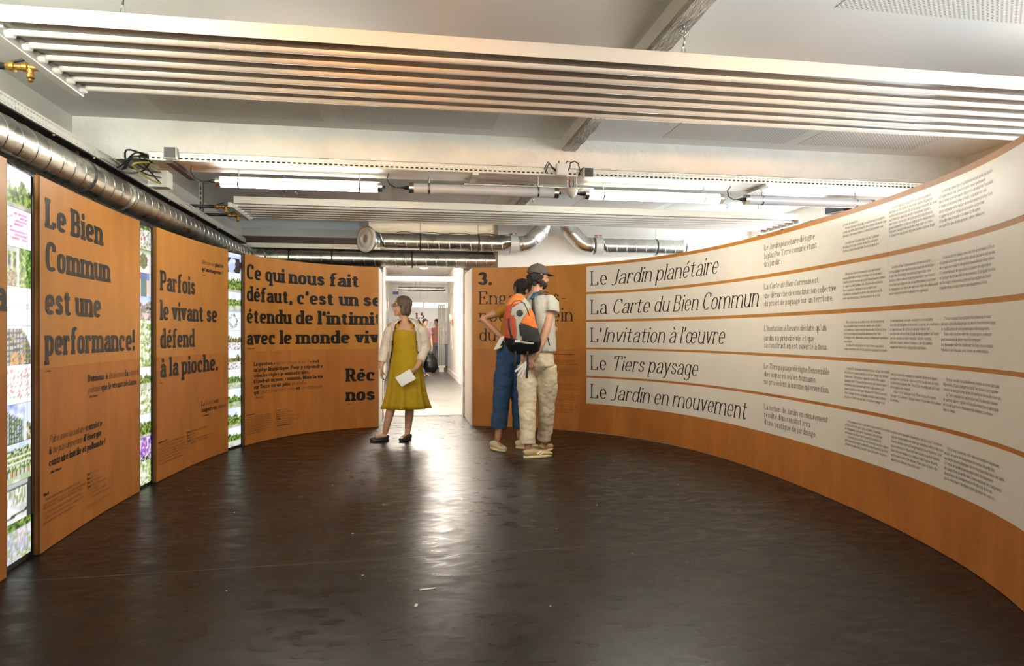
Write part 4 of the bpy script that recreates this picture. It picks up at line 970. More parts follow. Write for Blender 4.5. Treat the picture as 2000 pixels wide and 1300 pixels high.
t3 = thing('cable_tray', (-.8, 9.2, 2.30), 'pale slotted cable tray in front of the dark recess above the back duct', 'cable tray')
slotted_face((-1.98, 9.08, 2.302), (1, 0, 0), (0, 0, 1), 3.2, .052, pitch=.043, slot=.024, rows=((.16, .34), (.62, .80))).build('slotted_side', M_tray, t3)
MB().box(-1.98, 1.22, 9.085, 9.30, 2.300, 2.303).build('tray_bottom', M_zinc, t3)
# ceiling strut and junction boxes
st = thing('ceiling_strut', (-2.1, 7.38, 2.45), 'slotted steel strut hanging from the ceiling beside the left wall', 'strut')
slotted_face((-2.115, 7.36, 2.40), (0, 0, 1), (1, 0, 0), .35, .04, pitch=.05, slot=.03, rows=((.35, .65),)).build('channel', M_zinc, st)
MB().box(-2.115, -2.075, 7.364, 7.39, 2.40, 2.755).build('channel_back', M_dark, st)
MB().box(-2.16, -2.03, 7.33, 7.42, 2.751, 2.757).build('foot_plate', M_zinc, st)
bx = thing('junction_box', (-2.0, 5.0, 2.3), 'white electrical box beside the left tray under the beam end', 'electrical box')
MB().box(-2.00, -1.86, 5.66, 5.79, 2.34, 2.47).build('box_body', M_white, bx, bevel=.006)
MB().box(-2.005, -1.855, 5.648, 5.662, 2.335, 2.475).build('box_lid', M_white, bx, bevel=.004)
for dz in (.03, .075, .11): MB().lathe((-1.93 + .02, 5.648, 2.34 + dz), (0, -1, 0), [(0, .016), (.012, .016), (.022, .009), (.03, .008)], 12).build('cable_gland', M_white, bx)
rnd = random.Random(5); cbm = []
cg = thing('cable_bundle', (-1.8, 5.1, 2.35), 'tangle of black and yellow cables between the two trays', 'cables')
for k in range(9):
    a = Vector((-1.72, 4.99 + .025 * k, 2.385)); b = Vector((-2.03, 5.05 + .05 * (k % 4), 2.36 - .01 * (k % 3))); c = Vector((-1.90, 5.63, 2.36 + .045 * (k % 3)))
    mid = Vector((rnd.uniform(-1.93, -1.82), rnd.uniform(4.95, 5.15), 2.40 + rnd.uniform(-.06, .05)))
    P = [a, a.lerp(mid, .5) + Vector((0, 0, .02)), mid, mid.lerp(b if k % 2 else c, .5) + Vector((rnd.uniform(-.02, .02), 0, -.03)), b if k % 2 else c]
    Q = []
    for i in range(17):
        t = i / 16 * 4; j = min(int(t), 3); f = t - j; p0 = P[max(j - 1, 0)]; p1 = P[j]; p2 = P[j + 1]; p3 = P[min(j + 2, 4)]
        Q.append(.5 * ((2 * p1) + (-p0 + p2) * f + (2 * p0 - 5 * p1 + 4 * p2 - p3) * f * f + (-p0 + 3 * p1 - 3 * p2 + p3) * f ** 3))
    MB().tube(Q, .0065, 7).build('cable', mat('yellow_cable', (.45, .36, .05), .5) if k in (2, 6) else M_black, cg, smooth=True)

# ------------------------------------------------------------------ tube lights
M_tube_on = mat('lit_diffuser', (.9, .9, .88), .4, emit=(1.0, .95, .81), estr=TUBE_GLOW)
M_tube_top = mat('tube_housing', (.74, .72, .69), .35)
M_tube_off = mat('unlit_diffuser', (.62, .63, .66), .3, spec=.6)
def tube_light(x0, x1, y, z, lit, label, R=.040):
    r = thing('tube_light', ((x0 + x1) / 2, y, z), label, 'tube light', 'tube lights under the cable tray')
    n = 24; vs = []; lo = []; up = []
    for x in (x0 + .03, x1 - .03):
        for j in range(n): a = 2 * PI * j / n; vs.append((x, y + R * math.cos(a), z + R * math.sin(a)))
    for j in range(n):
        f = (j, (j + 1) % n, n + (j + 1) % n, n + j); (up if 3 <= j < 9 else lo).append(f)
    a = MB(); a.add(vs, lo); a.build('diffuser', M_tube_on if lit else M_tube_off, r, smooth=True)
    a = MB(); a.add(vs, up); a.build('housing', M_tube_top if lit else M_tube_off, r, smooth=True)
    for s, x in ((-1, x0), (1, x1)):
        MB().lathe((x, y, z), (-s, 0, 0), [(0, R * .9), (0, R + .002), (.034, R + .002), (.034, R)], 24).build('end_cap', M_chrome, r)
    MB().lathe((x0, y, z), (-1, 0, 0), [(0, .014), (.03, .014), (.045, .008), (.06, .007)], 12).build('plug', M_black, r)
    MB().lathe((x1, y, z), (1, 0, 0), [(0, .011), (.022, .011)], 12).build('end_plug', M_black, r)
    for f in (.13, .86):
        x = x0 + (x1 - x0) * f
        MB().lathe((x, y, z), (1, 0, 0), [(-.006, R + .0005), (-.006, R + .003), (.006, R + .003), (.006, R + .0005)], 20).build('clip', M_chrome, r)
        MB().tube([(x, y, z + R + .002), (x, y, 2.366)], .006, 8).build('clip_bolt', M_chrome, r)
    return r
def feed(x, y, z, sgn=-1):
    return MB().tube([(x - .06, y, z), (x - .10, y, z - .002), (x - .145, y - .01, z + .02), (x - .165, y - .03, z + .06), (x - .15, y - .06, z + .09)], .0045, 7)
TY, TZ = 5.10, 2.275
for (x0, x1, lit, lb) in [(-1.345, -.165, 1, 'lit fluorescent tube light at the left end of the tray'), (.035, 1.19, 0, 'unlit tube light in the middle, left of the white sensor'),
                          (1.405, 2.565, 1, 'lit fluorescent tube light right of the white sensor'), (2.76, 3.93, 0, 'unlit tube light at the right end of the tray')]:
    tl = tube_light(x0, x1, TY, TZ, lit, lb)
    if x0 != 1.405: feed(x0, TY, TZ).build('feed_cable', M_black, tl, smooth=True)
    else: MB().tube([(x0 - .06, TY, TZ), (x0 - .12, TY, TZ)], .0045, 7).build('feed_cable', M_black, tl)
# the same fitting in the bays behind the camera and near it (out of view, they light the room)
for (x0, x1, y) in [(-1.345, -.165, 1.26), (1.405, 2.565, 1.26), (-1.345, -.165, -2.58), (1.405, 2.565, -2.58)]:
    tube_light(x0, x1, y, TZ, y < 0, ('lit' if y < 0 else 'unlit') + ' tube light out of view, ' + ('left' if x0 < 0 else 'right') + ' one over the near end of the room')
# sensor and boxes on the tray
sn = thing('motion_sensor', (1.285, 5.05, 2.25), 'small white domed motion sensor hanging under the tray', 'sensor')
MB().lathe((1.285, 5.03, 2.30), (0, 0, -1), [(0, .038), (0, .046), (.02, .046), (.05, .035), (.07, .018), (.076, .004)], 24).build('dome', M_white, sn, smooth=True)
for dx in (-.038, .034): MB().tube([(1.285 + dx, 5.03, 2.30), (1.285 + dx, 5.03, 2.366)], .004, 8).build('sensor_rod', M_chrome, sn)
for dx, m in ((-.02, M_red), (-.026, M_black), (.012, M_black)): MB().tube([(1.285 + dx * .6, 5.03, 2.30), (1.285 + dx, 5.025, 2.335), (1.285 + dx * .8, 5.03, 2.366)], .003, 6).build('sensor_wire', m, sn)
def box_on_tray(name, x, w, z0, z1, m, mf, label, h=.05):
    r = thing(name, (x, 4.9, z0), label, 'electrical box')
    MB().box(x - w / 2, x + w / 2, 4.918 - h, 4.918, z0, z1).build('box_body', M_white, r, bevel=.006)
    MB().box(x - w / 2 + .006, x + w / 2 - .006, 4.914 - h, 4.9175 - h, z0 + .006, z1 - .006).build('box_face', mf, r, bevel=.0015)
    return r
box_on_tray('outlet_box', -1.585, .085, 2.372, 2.452, M_white, M_grey_box, 'charcoal outlet box at the left end of the tray')
box_on_tray('outlet_box', 1.375, .078, 2.352, 2.428, M_white, M_grey_box, 'charcoal outlet box on the tray above the motion sensor')
jb2 = box_on_tray('junction_box', 1.17, .088, 2.362, 2.452, M_white, M_white, 'white junction box on the middle of the tray with black cable loops')
for P in ([(1.13, 4.9, 2.40), (1.09, 4.89, 2.43), (1.075, 4.9, 2.46), (1.06, 4.9, 2.42), (1.05, 4.92, 2.39)], [(1.13, 4.9, 2.395), (1.10, 4.9, 2.42), (1.065, 4.9, 2.465), (1.04, 4.91, 2.41)],
          [(1.20, 4.9, 2.452), (1.215, 4.9, 2.475), (1.24, 4.9, 2.47), (1.235, 4.9, 2.43), (1.22, 4.92, 2.40)], [(1.235, 4.9, 2.46), (1.27, 4.9, 2.478), (1.30, 4.9, 2.462), (1.315, 4.9, 2.40), (1.31, 4.92, 2.37)],
          [(1.15, 4.9, 2.452), (1.15, 4.9, 2.475)], [(1.315, 4.9, 2.40), (1.325, 4.89, 2.42), (1.345, 4.89, 2.43)]):
    MB().tube(P, .0045, 7).build('cable_loop', M_black, jb2, smooth=True)

# ------------------------------------------------------------------ radiant ceiling panels
def radiant(y0, y1, label, seed=0):
    x0, x1, z = -1.71, 4.42, 2.45
    r = thing('radiant_panel', ((x0 + x1) / 2, (y0 + y1) / 2, z), label, 'radiant panel', 'radiant heating panels under the ceiling')
    MB().box(x0 + .06, x1 - .06, y0, y0 + .004, z, z + .068).build('side_flange', M_white, r)
    MB().box(x0 + .06, x1 - .06, y1 - .004, y1, z, z + .02).build('side_flange', M_white, r)
    MB().box(x0 + .045, x1 - .045, y0 + .005, y1 - .005, z + .004, z + .006).build('perforated_sheet', M_mesh, r)
    n = 6; p = (y1 - y0) / n
    for k in range(n):
        yc = y0 + p * (k + .78); w = .0185
        vs = []
        for x in (x0 + .035, x1 - .035):
            for a in range(9):
                t = PI * a / 8; vs.append((x, yc - w * math.cos(t), z + .006 - .021 * math.sin(t)))
        mb = MB(); mb.add(vs, [(a, a + 1, 9 + a + 1, 9 + a) for a in range(8)]); mb.build('heating_tube', M_white, r, smooth=True)
        for xb in (x0 + .05, x1 - .05): MB().box(xb - .012, xb + .012, yc - .05, yc + .05, z - .004, z + .012).build('tube_saddle', M_white, r)
    for xa in (x0, x1 - .045):
        MB().box(xa, xa + .045, y0 + .02, y1 + .02, z - .035, z + .012).build('header_pipe', M_white, r, bevel=.005)
        for k in range(n): MB().tube([(xa + .02, y0 + p * (k + .78), z - .006), (xa + .075 if xa == x0 else xa - .03, y0 + p * (k + .78), z - .006)], .022, 12).build('tube_stub', M_white, r, smooth=True)
    for x, y in [(-1.18, y0 + .03), (1.335, y0 + .03), (3.9, y0 + .03), (-1.18, y1 - .03), (1.335, y1 - .03), (3.9, y1 - .03)]:
        top = 2.66 if abs(x - 1.335) < .01 else CZ
        h = MB(); zt = top - .034
        h.build
        MB().lathe((x, y, top), (0, 0, -1), [(0, .016), (.006, .016), (.006, .007), (.020, .007)], 14).build('eye_bolt', M_chrome, r)
        ring_ = [(x + .013 * math.cos(a * PI / 6), y, zt + .013 * math.sin(a * PI / 6)) for a in range(13)]
        MB().tube(ring_, .004, 7, caps=False, up=(0, 1, 0)).build('ring', M_chrome, r, smooth=True)
        zb = z + .068 + .045
        MB().tube([(x, y, zt - .012), (x + .006, y, (zt + zb) / 2), (x, y, zb)], .0045, 7).build('link', M_chrome, r, smooth=True)
        for s in (-1, 1): MB().tube([(x, y, zb), (x + s * .008, y, zb - .012), (x + s * .013, y, z + .02)], .003, 6).build('wire_leg', M_chrome, r)
    return r
radiant(3.02, 3.80, 'large white ribbed radiant panel spanning the ceiling nearest the camera')
radiant(6.86, 7.65, 'white ribbed radiant panel farther back behind the tube lights')
def valve(y, x_in, label, R=.014):
    z = 2.440; r = thing('radiator_valve', (x_in, y, z), label, 'valve', 'brass valves at the radiant panels')
    MB().tube([(-2.36, y, z), (x_in - .13, y, z)], R + .002, 14).build('pipe', M_black, r, smooth=True)
    MB().lathe((x_in - .13, y, z), (1, 0, 0), [(-.02, .018), (.0, .024), (.018, .024), (.022, .017), (.05, .018), (.055, .024), (.075, .024), (.08, .016), (.13, .015)], 14).build('valve_body', M_brass, r)
    MB().lathe((x_in - .045, y, z), (0, 0, -1), [(.0, .014), (.03, .013), (.034, .018), (.05, .018), (.056, .010), (.066, .012), (.072, .006)], 12).build('drain_tap', M_brass, r)
    MB().obox((x_in - .10, y, z + .028), (.035, 0, .01), (0, .009, 0), (0, 0, .004)).build('handle', M_black, r)
    return r
valve(3.50, -1.715, 'brass valve and black pipe at the left end of the near radiant panel')
valve(7.02, -1.715, 'upper brass valve at the left end of the far radiant panel')
valve(7.50, -1.715, 'lower brass valve at the left end of the far radiant panel')
cm = thing('window_motor', (4.7, 7.6, 2.5), 'black window opener above the right-hand windows', 'motor')
MB().obox((4.915, 6.95, 2.60), (.052, .0, 0), (0, .17, .01), (0, 0, .04)).build('motor_body', M_black, cm, bevel=.01)
MB().obox((4.945, 6.95, 2.52), (.02, 0, 0), (0, .38, .012), (0, 0, .018)).build('motor_rail', M_grey_box, cm)

# ------------------------------------------------------------------ corridor beyond the doorway
struct(MB().box(1.30, 1.42, 9.62, 20.4, 0, 2.95), 'wall_corridor_right', mat('corridor_white', (.82, .79, .74), .55))
MC = MATS['corridor_white']
struct(MB().box(-.62, -.50, 9.62, 22.2, 0, 2.95), 'wall_corridor_left', MC)
struct(MB().box(-2.75, 3.2, 24.3, 24.5, 0, 2.95), 'wall_corridor_end', MC)
struct(MB().box(-2.75, -2.6, 22.0, 24.3, 0, 2.95), 'wall_hall_left', MC)
struct(MB().box(-2.6, -.62, 22.05, 22.2, 0, 2.95), 'wall_hall_front', MC)
struct(MB().box(3.0, 3.2, 20.4, 24.3, 0, 2.95), 'wall_hall_right', MC)
struct(MB().box(1.42, 3.2, 20.3, 20.4, 0, 2.95), 'wall_hall_near', MC)
struct(MB().box(-2.7, 3.3, 9.60, 24.5, 2.95, 3.1), 'ceiling', mat('corridor_ceiling', (.72, .68, .63), .6))
struct(MB().box(-.5, 1.30, 17.6, 17.8, 2.56, 2.68), 'trim_16', MC)
struct(MB().box(1.284, 1.30, 9.62, 13.4, .004, .13), 'baseboard_right', MATS['portal_white'])
struct(MB().box(1.284, 1.30, 15.7, 20.3, .004, .13), 'baseboard_right', MATS['portal_white'])
dr = MB().box(1.272, 1.30, 13.45, 15.6, .006, 2.13).build('door_1', mat('grey_door', (.58, .60, .63), .4)); dr['kind'] = 'structure'
MB().box(1.262, 1.275, 15.60, 15.68, .006, 2.19).build('door_frame', MC, dr); MB().tube([(1.272, 15.3, 1.05), (1.225, 15.3, 1.05), (1.225, 15.17, 1.05)], .011, 8).build('door_handle', M_chrome, dr)
MB().box(1.266, 1.273, 15.26, 15.34, .93, 1.10).build('handle_plate', M_chrome, dr)
fa = thing('fire_alarm', (1.27, 18.3, 1.5), 'round white sounder with a small red call point on the corridor wall', 'fire alarm')
MB().lathe((1.298, 18.6, 1.62), (-1, 0, 0), [(0, .13), (.05, .13), (.07, .10), (.08, .03)], 20).build('sounder', M_white, fa)
MB().box(1.27, 1.298, 17.95, 18.12, 1.40, 1.56).build('call_point', M_red, fa)
cp = thing('conduit', (1.27, 18.6, 1.6), 'thin white conduits running up the corridor wall to the alarm', 'conduit')
for y, za, zb in ((18.5, 1.0, 2.5), (18.75, .9, 2.3), (18.2, .75, 1.4)): MB().tube([(1.285, y, za), (1.285, y, zb)], .012, 8).build('conduit_pipe', mat('grey_conduit', (.5, .47, .44), .4), cp)
rdt = thing('column_radiator', (1.15, 20.6, 0), 'tall white column radiator standing at the far end of the corridor', 'radiator')
for k in range(4): MB().tube([(1.04 + .055 * k, 20.6, .14), (1.04 + .055 * k, 20.6, 2.05)], .022, 10).build('radiator_column', M_white, rdt, smooth=True)
for z in (.14, 2.02): MB().box(1.01, 1.24, 20.57, 20.63, z, z + .06).build('radiator_header', M_white, rdt)
MB().box(1.05, 1.2, 20.59, 20.61, .004, .14).build('radiator_foot', M_white, rdt)
es = tag(MB().box(-.36, -.18, 21.0, 21.04, 2.40, 2.49).build('exit_sign', M_blue), 'small blue hanging sign high at the left of the corridor', 'sign')
MB().box(-.30, -.20, 21.0, 21.03, 2.49, 2.66).box(-.26, -.24, 21.01, 21.02, 2.66, 2.949).build('sign_box', M_white, es)
fx = tag(MB().box(-.499, -.485, 20.2, 20.5, 1.95, 2.2).build('wall_notice', M_red), 'small red notice on the left corridor wall', 'notice')
cd = tag(spiral((-.3, 21.6, 2.62), (1.3, 21.6, 2.62), .07, N=16).build('corridor_duct', M_galv, smooth=True), 'small spiral duct crossing the far end of the corridor', 'duct')
MB().tube([(.35, 21.6, 2.69), (.35, 21.6, 2.95)], .01, 6).build('duct_hanger', M_zinc, cd)
M_lamp = mat('lamp_glow', (1, 1, 1), .5, emit=(1.0, .90, .78), estr=HALL_GLOW)
M_strip = mat('strip_glow', (1, 1, 1), .5, emit=(1.0, .94, .86), estr=12.0)
gl = tag(MB().ball((.48, 16.9, 2.88), (.13, .13, .07)).build('ceiling_lamp', M_lamp, smooth=True), 'round glowing ceiling lamp in the corridor', 'lamp')
for y, lb in ((10.6, 'nearest'), (12.2, 'middle'), (13.8, 'farthest')):
    tag(MB().box(-.1, .95, y, y + .42, 2.93, 2.949).build('corridor_fill_light', M_lamp), lb + ' of three added rectangular fill lights high in the corridor, hidden by the back duct', 'fill light', 'corridor fill lights')  # glowing panels added out of sight above the duct to brighten the corridor
for x0, x1, y, lb in ((-.2, .62, 22.6, 'left glowing strip light above the distant 1.5 board'), (.68, 1.6, 22.9, 'right glowing strip light above the distant 1.5 board')):
    sl = tag(MB().box(x0, x1, y, y + .10, 2.08, 2.22).build('strip_light', M_strip), lb, 'strip light', 'strip lights at the corridor end')
    for x in (x0 + .1, x1 - .1): MB().tube([(x, y + .05, 2.215), (x, y + .05, 2.948)], .008, 6).build('hanger_rod', M_zinc, sl)
ds = thing('display_board', (.5, 24.2, .8), 'white display board with the number 1.5 on the far corridor wall', 'display board')
MB().box(-1.4, 2.6, 24.2, 24.28, .80, 2.15).build('board', mat('board_white', (.86, .84, .80), .5), ds)
class Flat(Curve): pass
FW = Curve([(-3 + .2 * i, 24.20) for i in range(31)])
for txt, px, z, xh, st_ in (('1.5', .38, 1.72, .155, 'heavy'), ('La *résilience*', .50, 1.43, .17, 'roman'), ('de l’*œuvre*', .50, 1.13, .17, 'roman')):
    polys, full, _ = layout(txt, st_, 2); mb = letter_mesh(FW, [(polys, px + 3, z, xh, xh)], .003)
    mb.build('board_lettering', mat('brown_ink', (.10, .03, .02), .5) if st_ == 'heavy' else mat('pale_ink', (.50, .47, .44), .5), ds, kind='stuff')
MB().box(-1.4, 2.6, 24.23, 24.28, .02, .79).build('board_plinth', mat('grey_blue_plinth', (.34, .37, .42), .6), ds)
# ------------------------------------------------------------------ people
def sculpt(mb, voxel, name, m, parent=None, smooth_it=3, disp=0.0, dscale=14.0, label=None, stretch=(1, 1, 1)):
    """fuse overlapping shapes into one continuous smooth surface"""
    tmp = bpy.data.meshes.new('t'); tmp.from_pydata([tuple(v) for v in mb.v], [], mb.f); tmp.update()
    o = bpy.data.objects.new('t', tmp); COL.objects.link(o)
    r = o.modifiers.new('r', 'REMESH'); r.mode = 'VOXEL'; r.voxel_size = voxel
    s = o.modifiers.new('s', 'SMOOTH'); s.iterations = smooth_it; s.factor = .5
    me = bpy.data.meshes.new_from_object(o.evaluated_get(bpy.context.evaluated_depsgraph_get()))
    bpy.data.objects.remove(o); bpy.data.meshes.remove(tmp)
    off = base_of(parent); n = len(me.vertices); co = [0.0] * (n * 3); me.vertices.foreach_get('co', co)
    no = [0.0] * (n * 3); me.vertices.foreach_get('normal', no)
    if disp:
        for i in range(n):
            x, y, z = co[3 * i:3 * i + 3]
            d = noise.fractal(Vector((x * stretch[0], y * stretch[1], z * stretch[2])) * dscale, 1.0, 2.0, 3) * disp
            for k in range(3): co[3 * i + k] += no[3 * i + k] * d
    for i in range(n): co[3 * i] -= off.x; co[3 * i + 1] -= off.y; co[3 * i + 2] -= off.z
    me.vertices.foreach_set('co', co); me.name = name; me.materials.clear(); me.materials.append(m)
    me.polygons.foreach_set('use_smooth', [True] * len(me.polygons)); me.update()
    q = bpy.data.objects.new(name, me); COL.objects.link(q); q.parent = parent
    if label: q['label'] = label
    return q
class Frame:
    """local frame of a figure: a to the right of the view, b away from it, z up"""
    def __init__(s, x, y): s.o = Vector((x, y, 0))
    def __call__(s, a, b, z): return s.o + Vector((CA, -SA, 0)) * a + Vector((SA, CA, 0)) * b + Vector((0, 0, z))
    def d(s, a, b, z=0): return Vector((CA, -SA, 0)) * a + Vector((SA, CA, 0)) * b + Vector((0, 0, z))
def limb(mb, pts, radii, n=14):
    mb.tube(pts, radii, n)
    for p, r in zip(pts, radii): mb.ball(p, r if not isinstance(r, tuple) else (min(r), min(r), min(r)), n, 8)
def hand(mb, wrist, direc, palm_n, curl=.5, side=1, L=.17):
    """palm and five separate bent fingers; direc points to the fingertips, palm_n out of the palm"""
    d = Vector(direc).normalized(); n = Vector(palm_n); n = (n - d * n.dot(d)).normalized(); s = d.cross(n) * side
    w = Vector(wrist); pl = L * .52
    for k in range(4):
        o = (k - 1.5) * .0195
        mb.tube([w + s * o * .55, w + d * pl + s * o], [.0125, .0115], 8)
    mb.tube([w - d * .01, w + d * pl * .55, w + d * pl], [(.026, .016), (.038, .015), (.040, .012)], 12, up=n)
    for k, f in enumerate((.82, .95, 1.0, .88)):
        o = (1.5 - k) * .0215; p = w + d * pl + s * o; q = p; a = curl * .35; fl = L * .48 * f
        for j, (sg, r) in enumerate(((.42, .0092), (.32, .0084), (.26, .0074))):
            dd = d * math.cos(a) + n * math.sin(a); p2 = q + dd * fl * sg; mb.tube([q, p2], [r, r * .92], 8); mb.ball(p2, r * .95, 8, 6); q = p2; a += curl * .75
    t = w + d * .02 + s * -.026; t1 = t + (d * .6 - s * .75 + n * .25).normalized() * .040; t2 = t1 + (d * .9 - s * .15 + n * .4 * (1 + curl)).normalized() * .032
    mb.tube([t, t1], [.013, .0105], 8); mb.ball(t1, .0105, 8, 6); mb.tube([t1, t2], [.0105, .0085], 8); mb.ball(t2, .0085, 8, 6)
def head(mb, c, face, size=1.0, ears=True):
    """skull, jaw, nose, lips and ears; face is the horizontal direction looked to"""
    c = Vector(c); f = Vector(face).normalized(); s = Vector((f.y, -f.x, 0)).normalized(); u = f.cross(s) * -1 if f.cross(s).z < 0 else f.cross(s)
    R = Matrix((s, f, u)).transposed(); k = size
    mb.ball(c + u * .018 * k - f * .008 * k, (.074 * k, .094 * k, .096 * k), 18, 12, R)
    mb.ball(c + f * .030 * k - u * .040 * k, (.056 * k, .058 * k, .070 * k), 14, 10, R)
    mb.ball(c + f * .066 * k - u * .092 * k, (.026 * k, .022 * k, .020 * k), 10, 8, R)
    mb.tube([c + f * .088 * k + u * .012 * k, c + f * .108 * k - u * .030 * k], [.009 * k, .014 * k], 8)
    mb.ball(c + f * .100 * k - u * .034 * k, .014 * k, 8, 6)
    mb.ball(c + f * .082 * k - u * .062 * k, (.024 * k, .012 * k, .009 * k), 8, 6, R)
    mb.ball(c + f * .076 * k + u * .024 * k, (.050 * k, .016 * k, .010 * k), 10, 6, R)
    if ears:
        for e in (-1, 1): mb.ball(c + s * e * .076 * k - f * .004 * k - u * .010 * k, (.010 * k, .018 * k, .032 * k), 10, 8, R)
    return s, f, u, R
def eyes(parent, c, s, f, u, k=1.0):
    for e in (-1, 1):
        p = Vector(c) + s * e * .031 * k + f * .080 * k + u * .006 * k
        o = MB().ball(p, 0.0105 * k, 10, 8).build('eye', mat('eye_white', (.45, .42, .38), .4), parent, smooth=True)
        MB().ball(p + f * .007 * k, .0062 * k, 8, 6).build('iris', mat('iris', (.03, .02, .015), .2), o, smooth=True)
        MB().tube([p + s * -.016 * k + u * .018 * k + f * .004, p + u * .023 * k + f * .008, p + s * .016 * k + u * .018 * k + f * .003], .0035 * k, 6).build('eyebrow', mat('dark_hair', (.02, .014, .01), .6), parent, smooth=True)
def shoe(parent, heel, toe, m_up, m_sole, h=.075, wid=.048, name='shoe', lift=0.0, laces=True):
    heel, toe = Vector(heel), Vector(toe); d = toe - heel; L = d.length; d.normalize(); s = Vector((d.y, -d.x, 0)).normalized(); U = Vector((0, 0, 1))
    mb = MB(); P = []; R = []
    for t, w, hh in ((.0, .55, .60), (.05, .72, .80), (.2, .80, .92), (.38, .82, .80), (.55, .92, .58), (.75, 1.0, .44), (.9, .8, .34), (1.0, .45, .22)):
        P.append(heel + d * L * t + U * (.018 + h * hh * .5)); R.append((wid * w, h * hh * .5 + .006))
    mb.tube(P, R, 16, up=(0, 0, 1)); up = sculpt(mb, .006, name, m_up, parent, 2)
    so = MB(); vs = []; n = 24
    for z, g in ((0.0, 1.0), (.006, 1.06), (.024, 1.04)):
        for j in range(n):
            a = 2 * PI * j / n; c = math.cos(a); t = (1 - c) / 2; w = wid * (.78 + .26 * math.sin(min(t * 1.15, 1) * PI * .72)) * (1 if t < .75 else 1)
            vs.append(heel + d * (L * t * 1.02 - .006) + s * (math.sin(a) * w * g) + U * (.001 + z))
    fs = [(i * n + j, i * n + (j + 1) % n, (i + 1) * n + (j + 1) % n, (i + 1) * n + j) for i in range(2) for j in range(n)] + [tuple(range(n))[::-1], tuple(2 * n + j for j in range(n))]
    so.add(vs, fs); so.build('sole', m_sole, up, smooth=True)
    if laces:
        for t in (.42, .50, .58):
            p = heel + d * L * t + U * (.018 + h * (1.02 - t * .72))
            MB().tube([p - s * .024 - U * .006, p + U * .004, p + s * .024 - U * .006], .0035, 6).build('lace', mat('cream_lace', (.75, .68, .5), .6), up, smooth=True)
    return up
def ring_loft(rings, n=40, fold=None, closed_top=True, gap=None):
    """rings: (centre, wide vector, deep vector); fold(theta, i) scales the radius"""
    mb = MB(); vs = []
    for i, (c, A, B) in enumerate(rings):
        for j in range(n):
            a = 2 * PI * j / n; k = fold(a, i) if fold else 1
            vs.append(Vector(c) + Vector(A) * (math.cos(a) * k) + Vector(B) * (math.sin(a) * k))
    fs = [(i * n + j, i * n + (j + 1) % n, (i + 1) * n + (j + 1) % n, (i + 1) * n + j) for i in range(len(rings) - 1) for j in range(n)]
    if gap: fs = [f for f in fs if not gap((f[0] % n + .5) / n * 2 * PI, f[0] // n)]
    else: fs += [tuple(range(n))[::-1], tuple((len(rings) - 1) * n + j for j in range(n))]
    mb.add(vs, fs); return mb
SK = mat('skin', (.56, .30, .19), .5, spec=.35)
SK2 = mat('skin_tan', (.50, .26, .14), .5, spec=.35)
M_hair = mat('dark_hair', (.02, .014, .01), .6, bump=.8, bscale=90)
def cloth(name, col, sc=25, bump=.25, rough=.8): return mat(name, col, rough, spec=.2, var=.07, vscale=sc * .5, bump=bump, bscale=sc)

# the man with the backpack, seen from behind, hands behind his back
F1 = Frame(1.258, 6.30)
man = thing('person', F1(0, 0, 0), 'man in grey cap, pale T-shirt and beige trousers seen from behind, hands behind his back', 'person')
b = MB(); fdir = F1.d(.86, .50); hc = F1(.018, .035, 1.722)
s_, f_, u_, R_ = head(b, hc, fdir)
b.tube([F1(.0, .0, 1.50), F1(.004, .015, 1.60), F1(.012, .03, 1.68)], [.062, .054, .054], 14)
b.tube([F1(0, 0, .92), F1(0, 0, 1.08), F1(.005, .0, 1.28), F1(.005, .01, 1.43), F1(.0, .01, 1.53)], [(.14, .11), (.13, .10), (.155, .115), (.155, .10), (.07, .06)], 18, up=F1.d(.45, .85))
limb(b, [F1(-.13, .10, 1.47), F1(-.20, .02, 1.20), F1(-.14, -.17, 1.01), F1(-.10, -.205, .98)], [.052, .040, .032, .026])
limb(b, [F1(.135, -.07, 1.47), F1(.112, -.10, 1.34), F1(.085, -.145, 1.205), F1(.03, -.19, 1.07), F1(-.015, -.215, .985)], [.055, .047, .041, .037, .026])
hand(b, F1(-.022, -.22, .972), F1.d(-.75, -.12, -.55), F1.d(-.2, .9, .0), .9, 1)
hand(b, F1(-.105, -.215, .975), F1.d(.35, -.25, -.9), F1.d(.1, .9, 0), .8, -1)
limb(b, [F1(-.07, .03, .92), F1(-.085, -.03, .50), F1(-.085, -.12, .10)], [.085, .052, .036]); limb(b, [F1(.075, -.02, .92), F1(.10, .06, .50), F1(.09, .18, .10)], [.085, .052, .036])
for (h, t) in ((F1(-.10, -.14, .05), F1(.08, -.05, .04)), (F1(.07, .17, .05), F1(.16, .30, .04))): b.tube([h, t], [.034, .026], 10)
sculpt(b, .0062, 'body', SK, man, 2); eyes(man, hc, s_, f_, u_)
bd = MB(); bd.ball(hc + f_ * .050 - u_ * .072, (.052, .045, .046), 14, 10, R_); bd.ball(hc + f_ * .02 - u_ * .055, (.066, .05, .03), 14, 8, R_)
sculpt(bd, .006, 'beard', M_hair, man, 2, .003, 60)
hr = MB(); hr.ball(hc - f_ * .030 - u_ * .008, (.082, .084, .080), 16, 12, R_); rnd = random.Random(4)
for k in range(46):
    th = rnd.uniform(0, 2 * PI); z = rnd.uniform(-.085, .03); rr = .076
    v = s_ * math.cos(th) * rr + f_ * (math.sin(th) * rr - .028)
    if (v.dot(f_)) > .02: continue
    hr.ball(hc + v + u_ * z, rnd.uniform(.014, .024), 8, 6)
sculpt(hr, .006, 'hair', M_hair, man, 1, .004, 60)
cp_ = MB(); cp_.ball(hc + u_ * .045 - f_ * .008, (.094, .106, .086), 22, 14, R_)
cp2 = sculpt(cp_, .006, 'cap', cloth('cap_cloth', (.105, .085, .075), 60), man, 2)
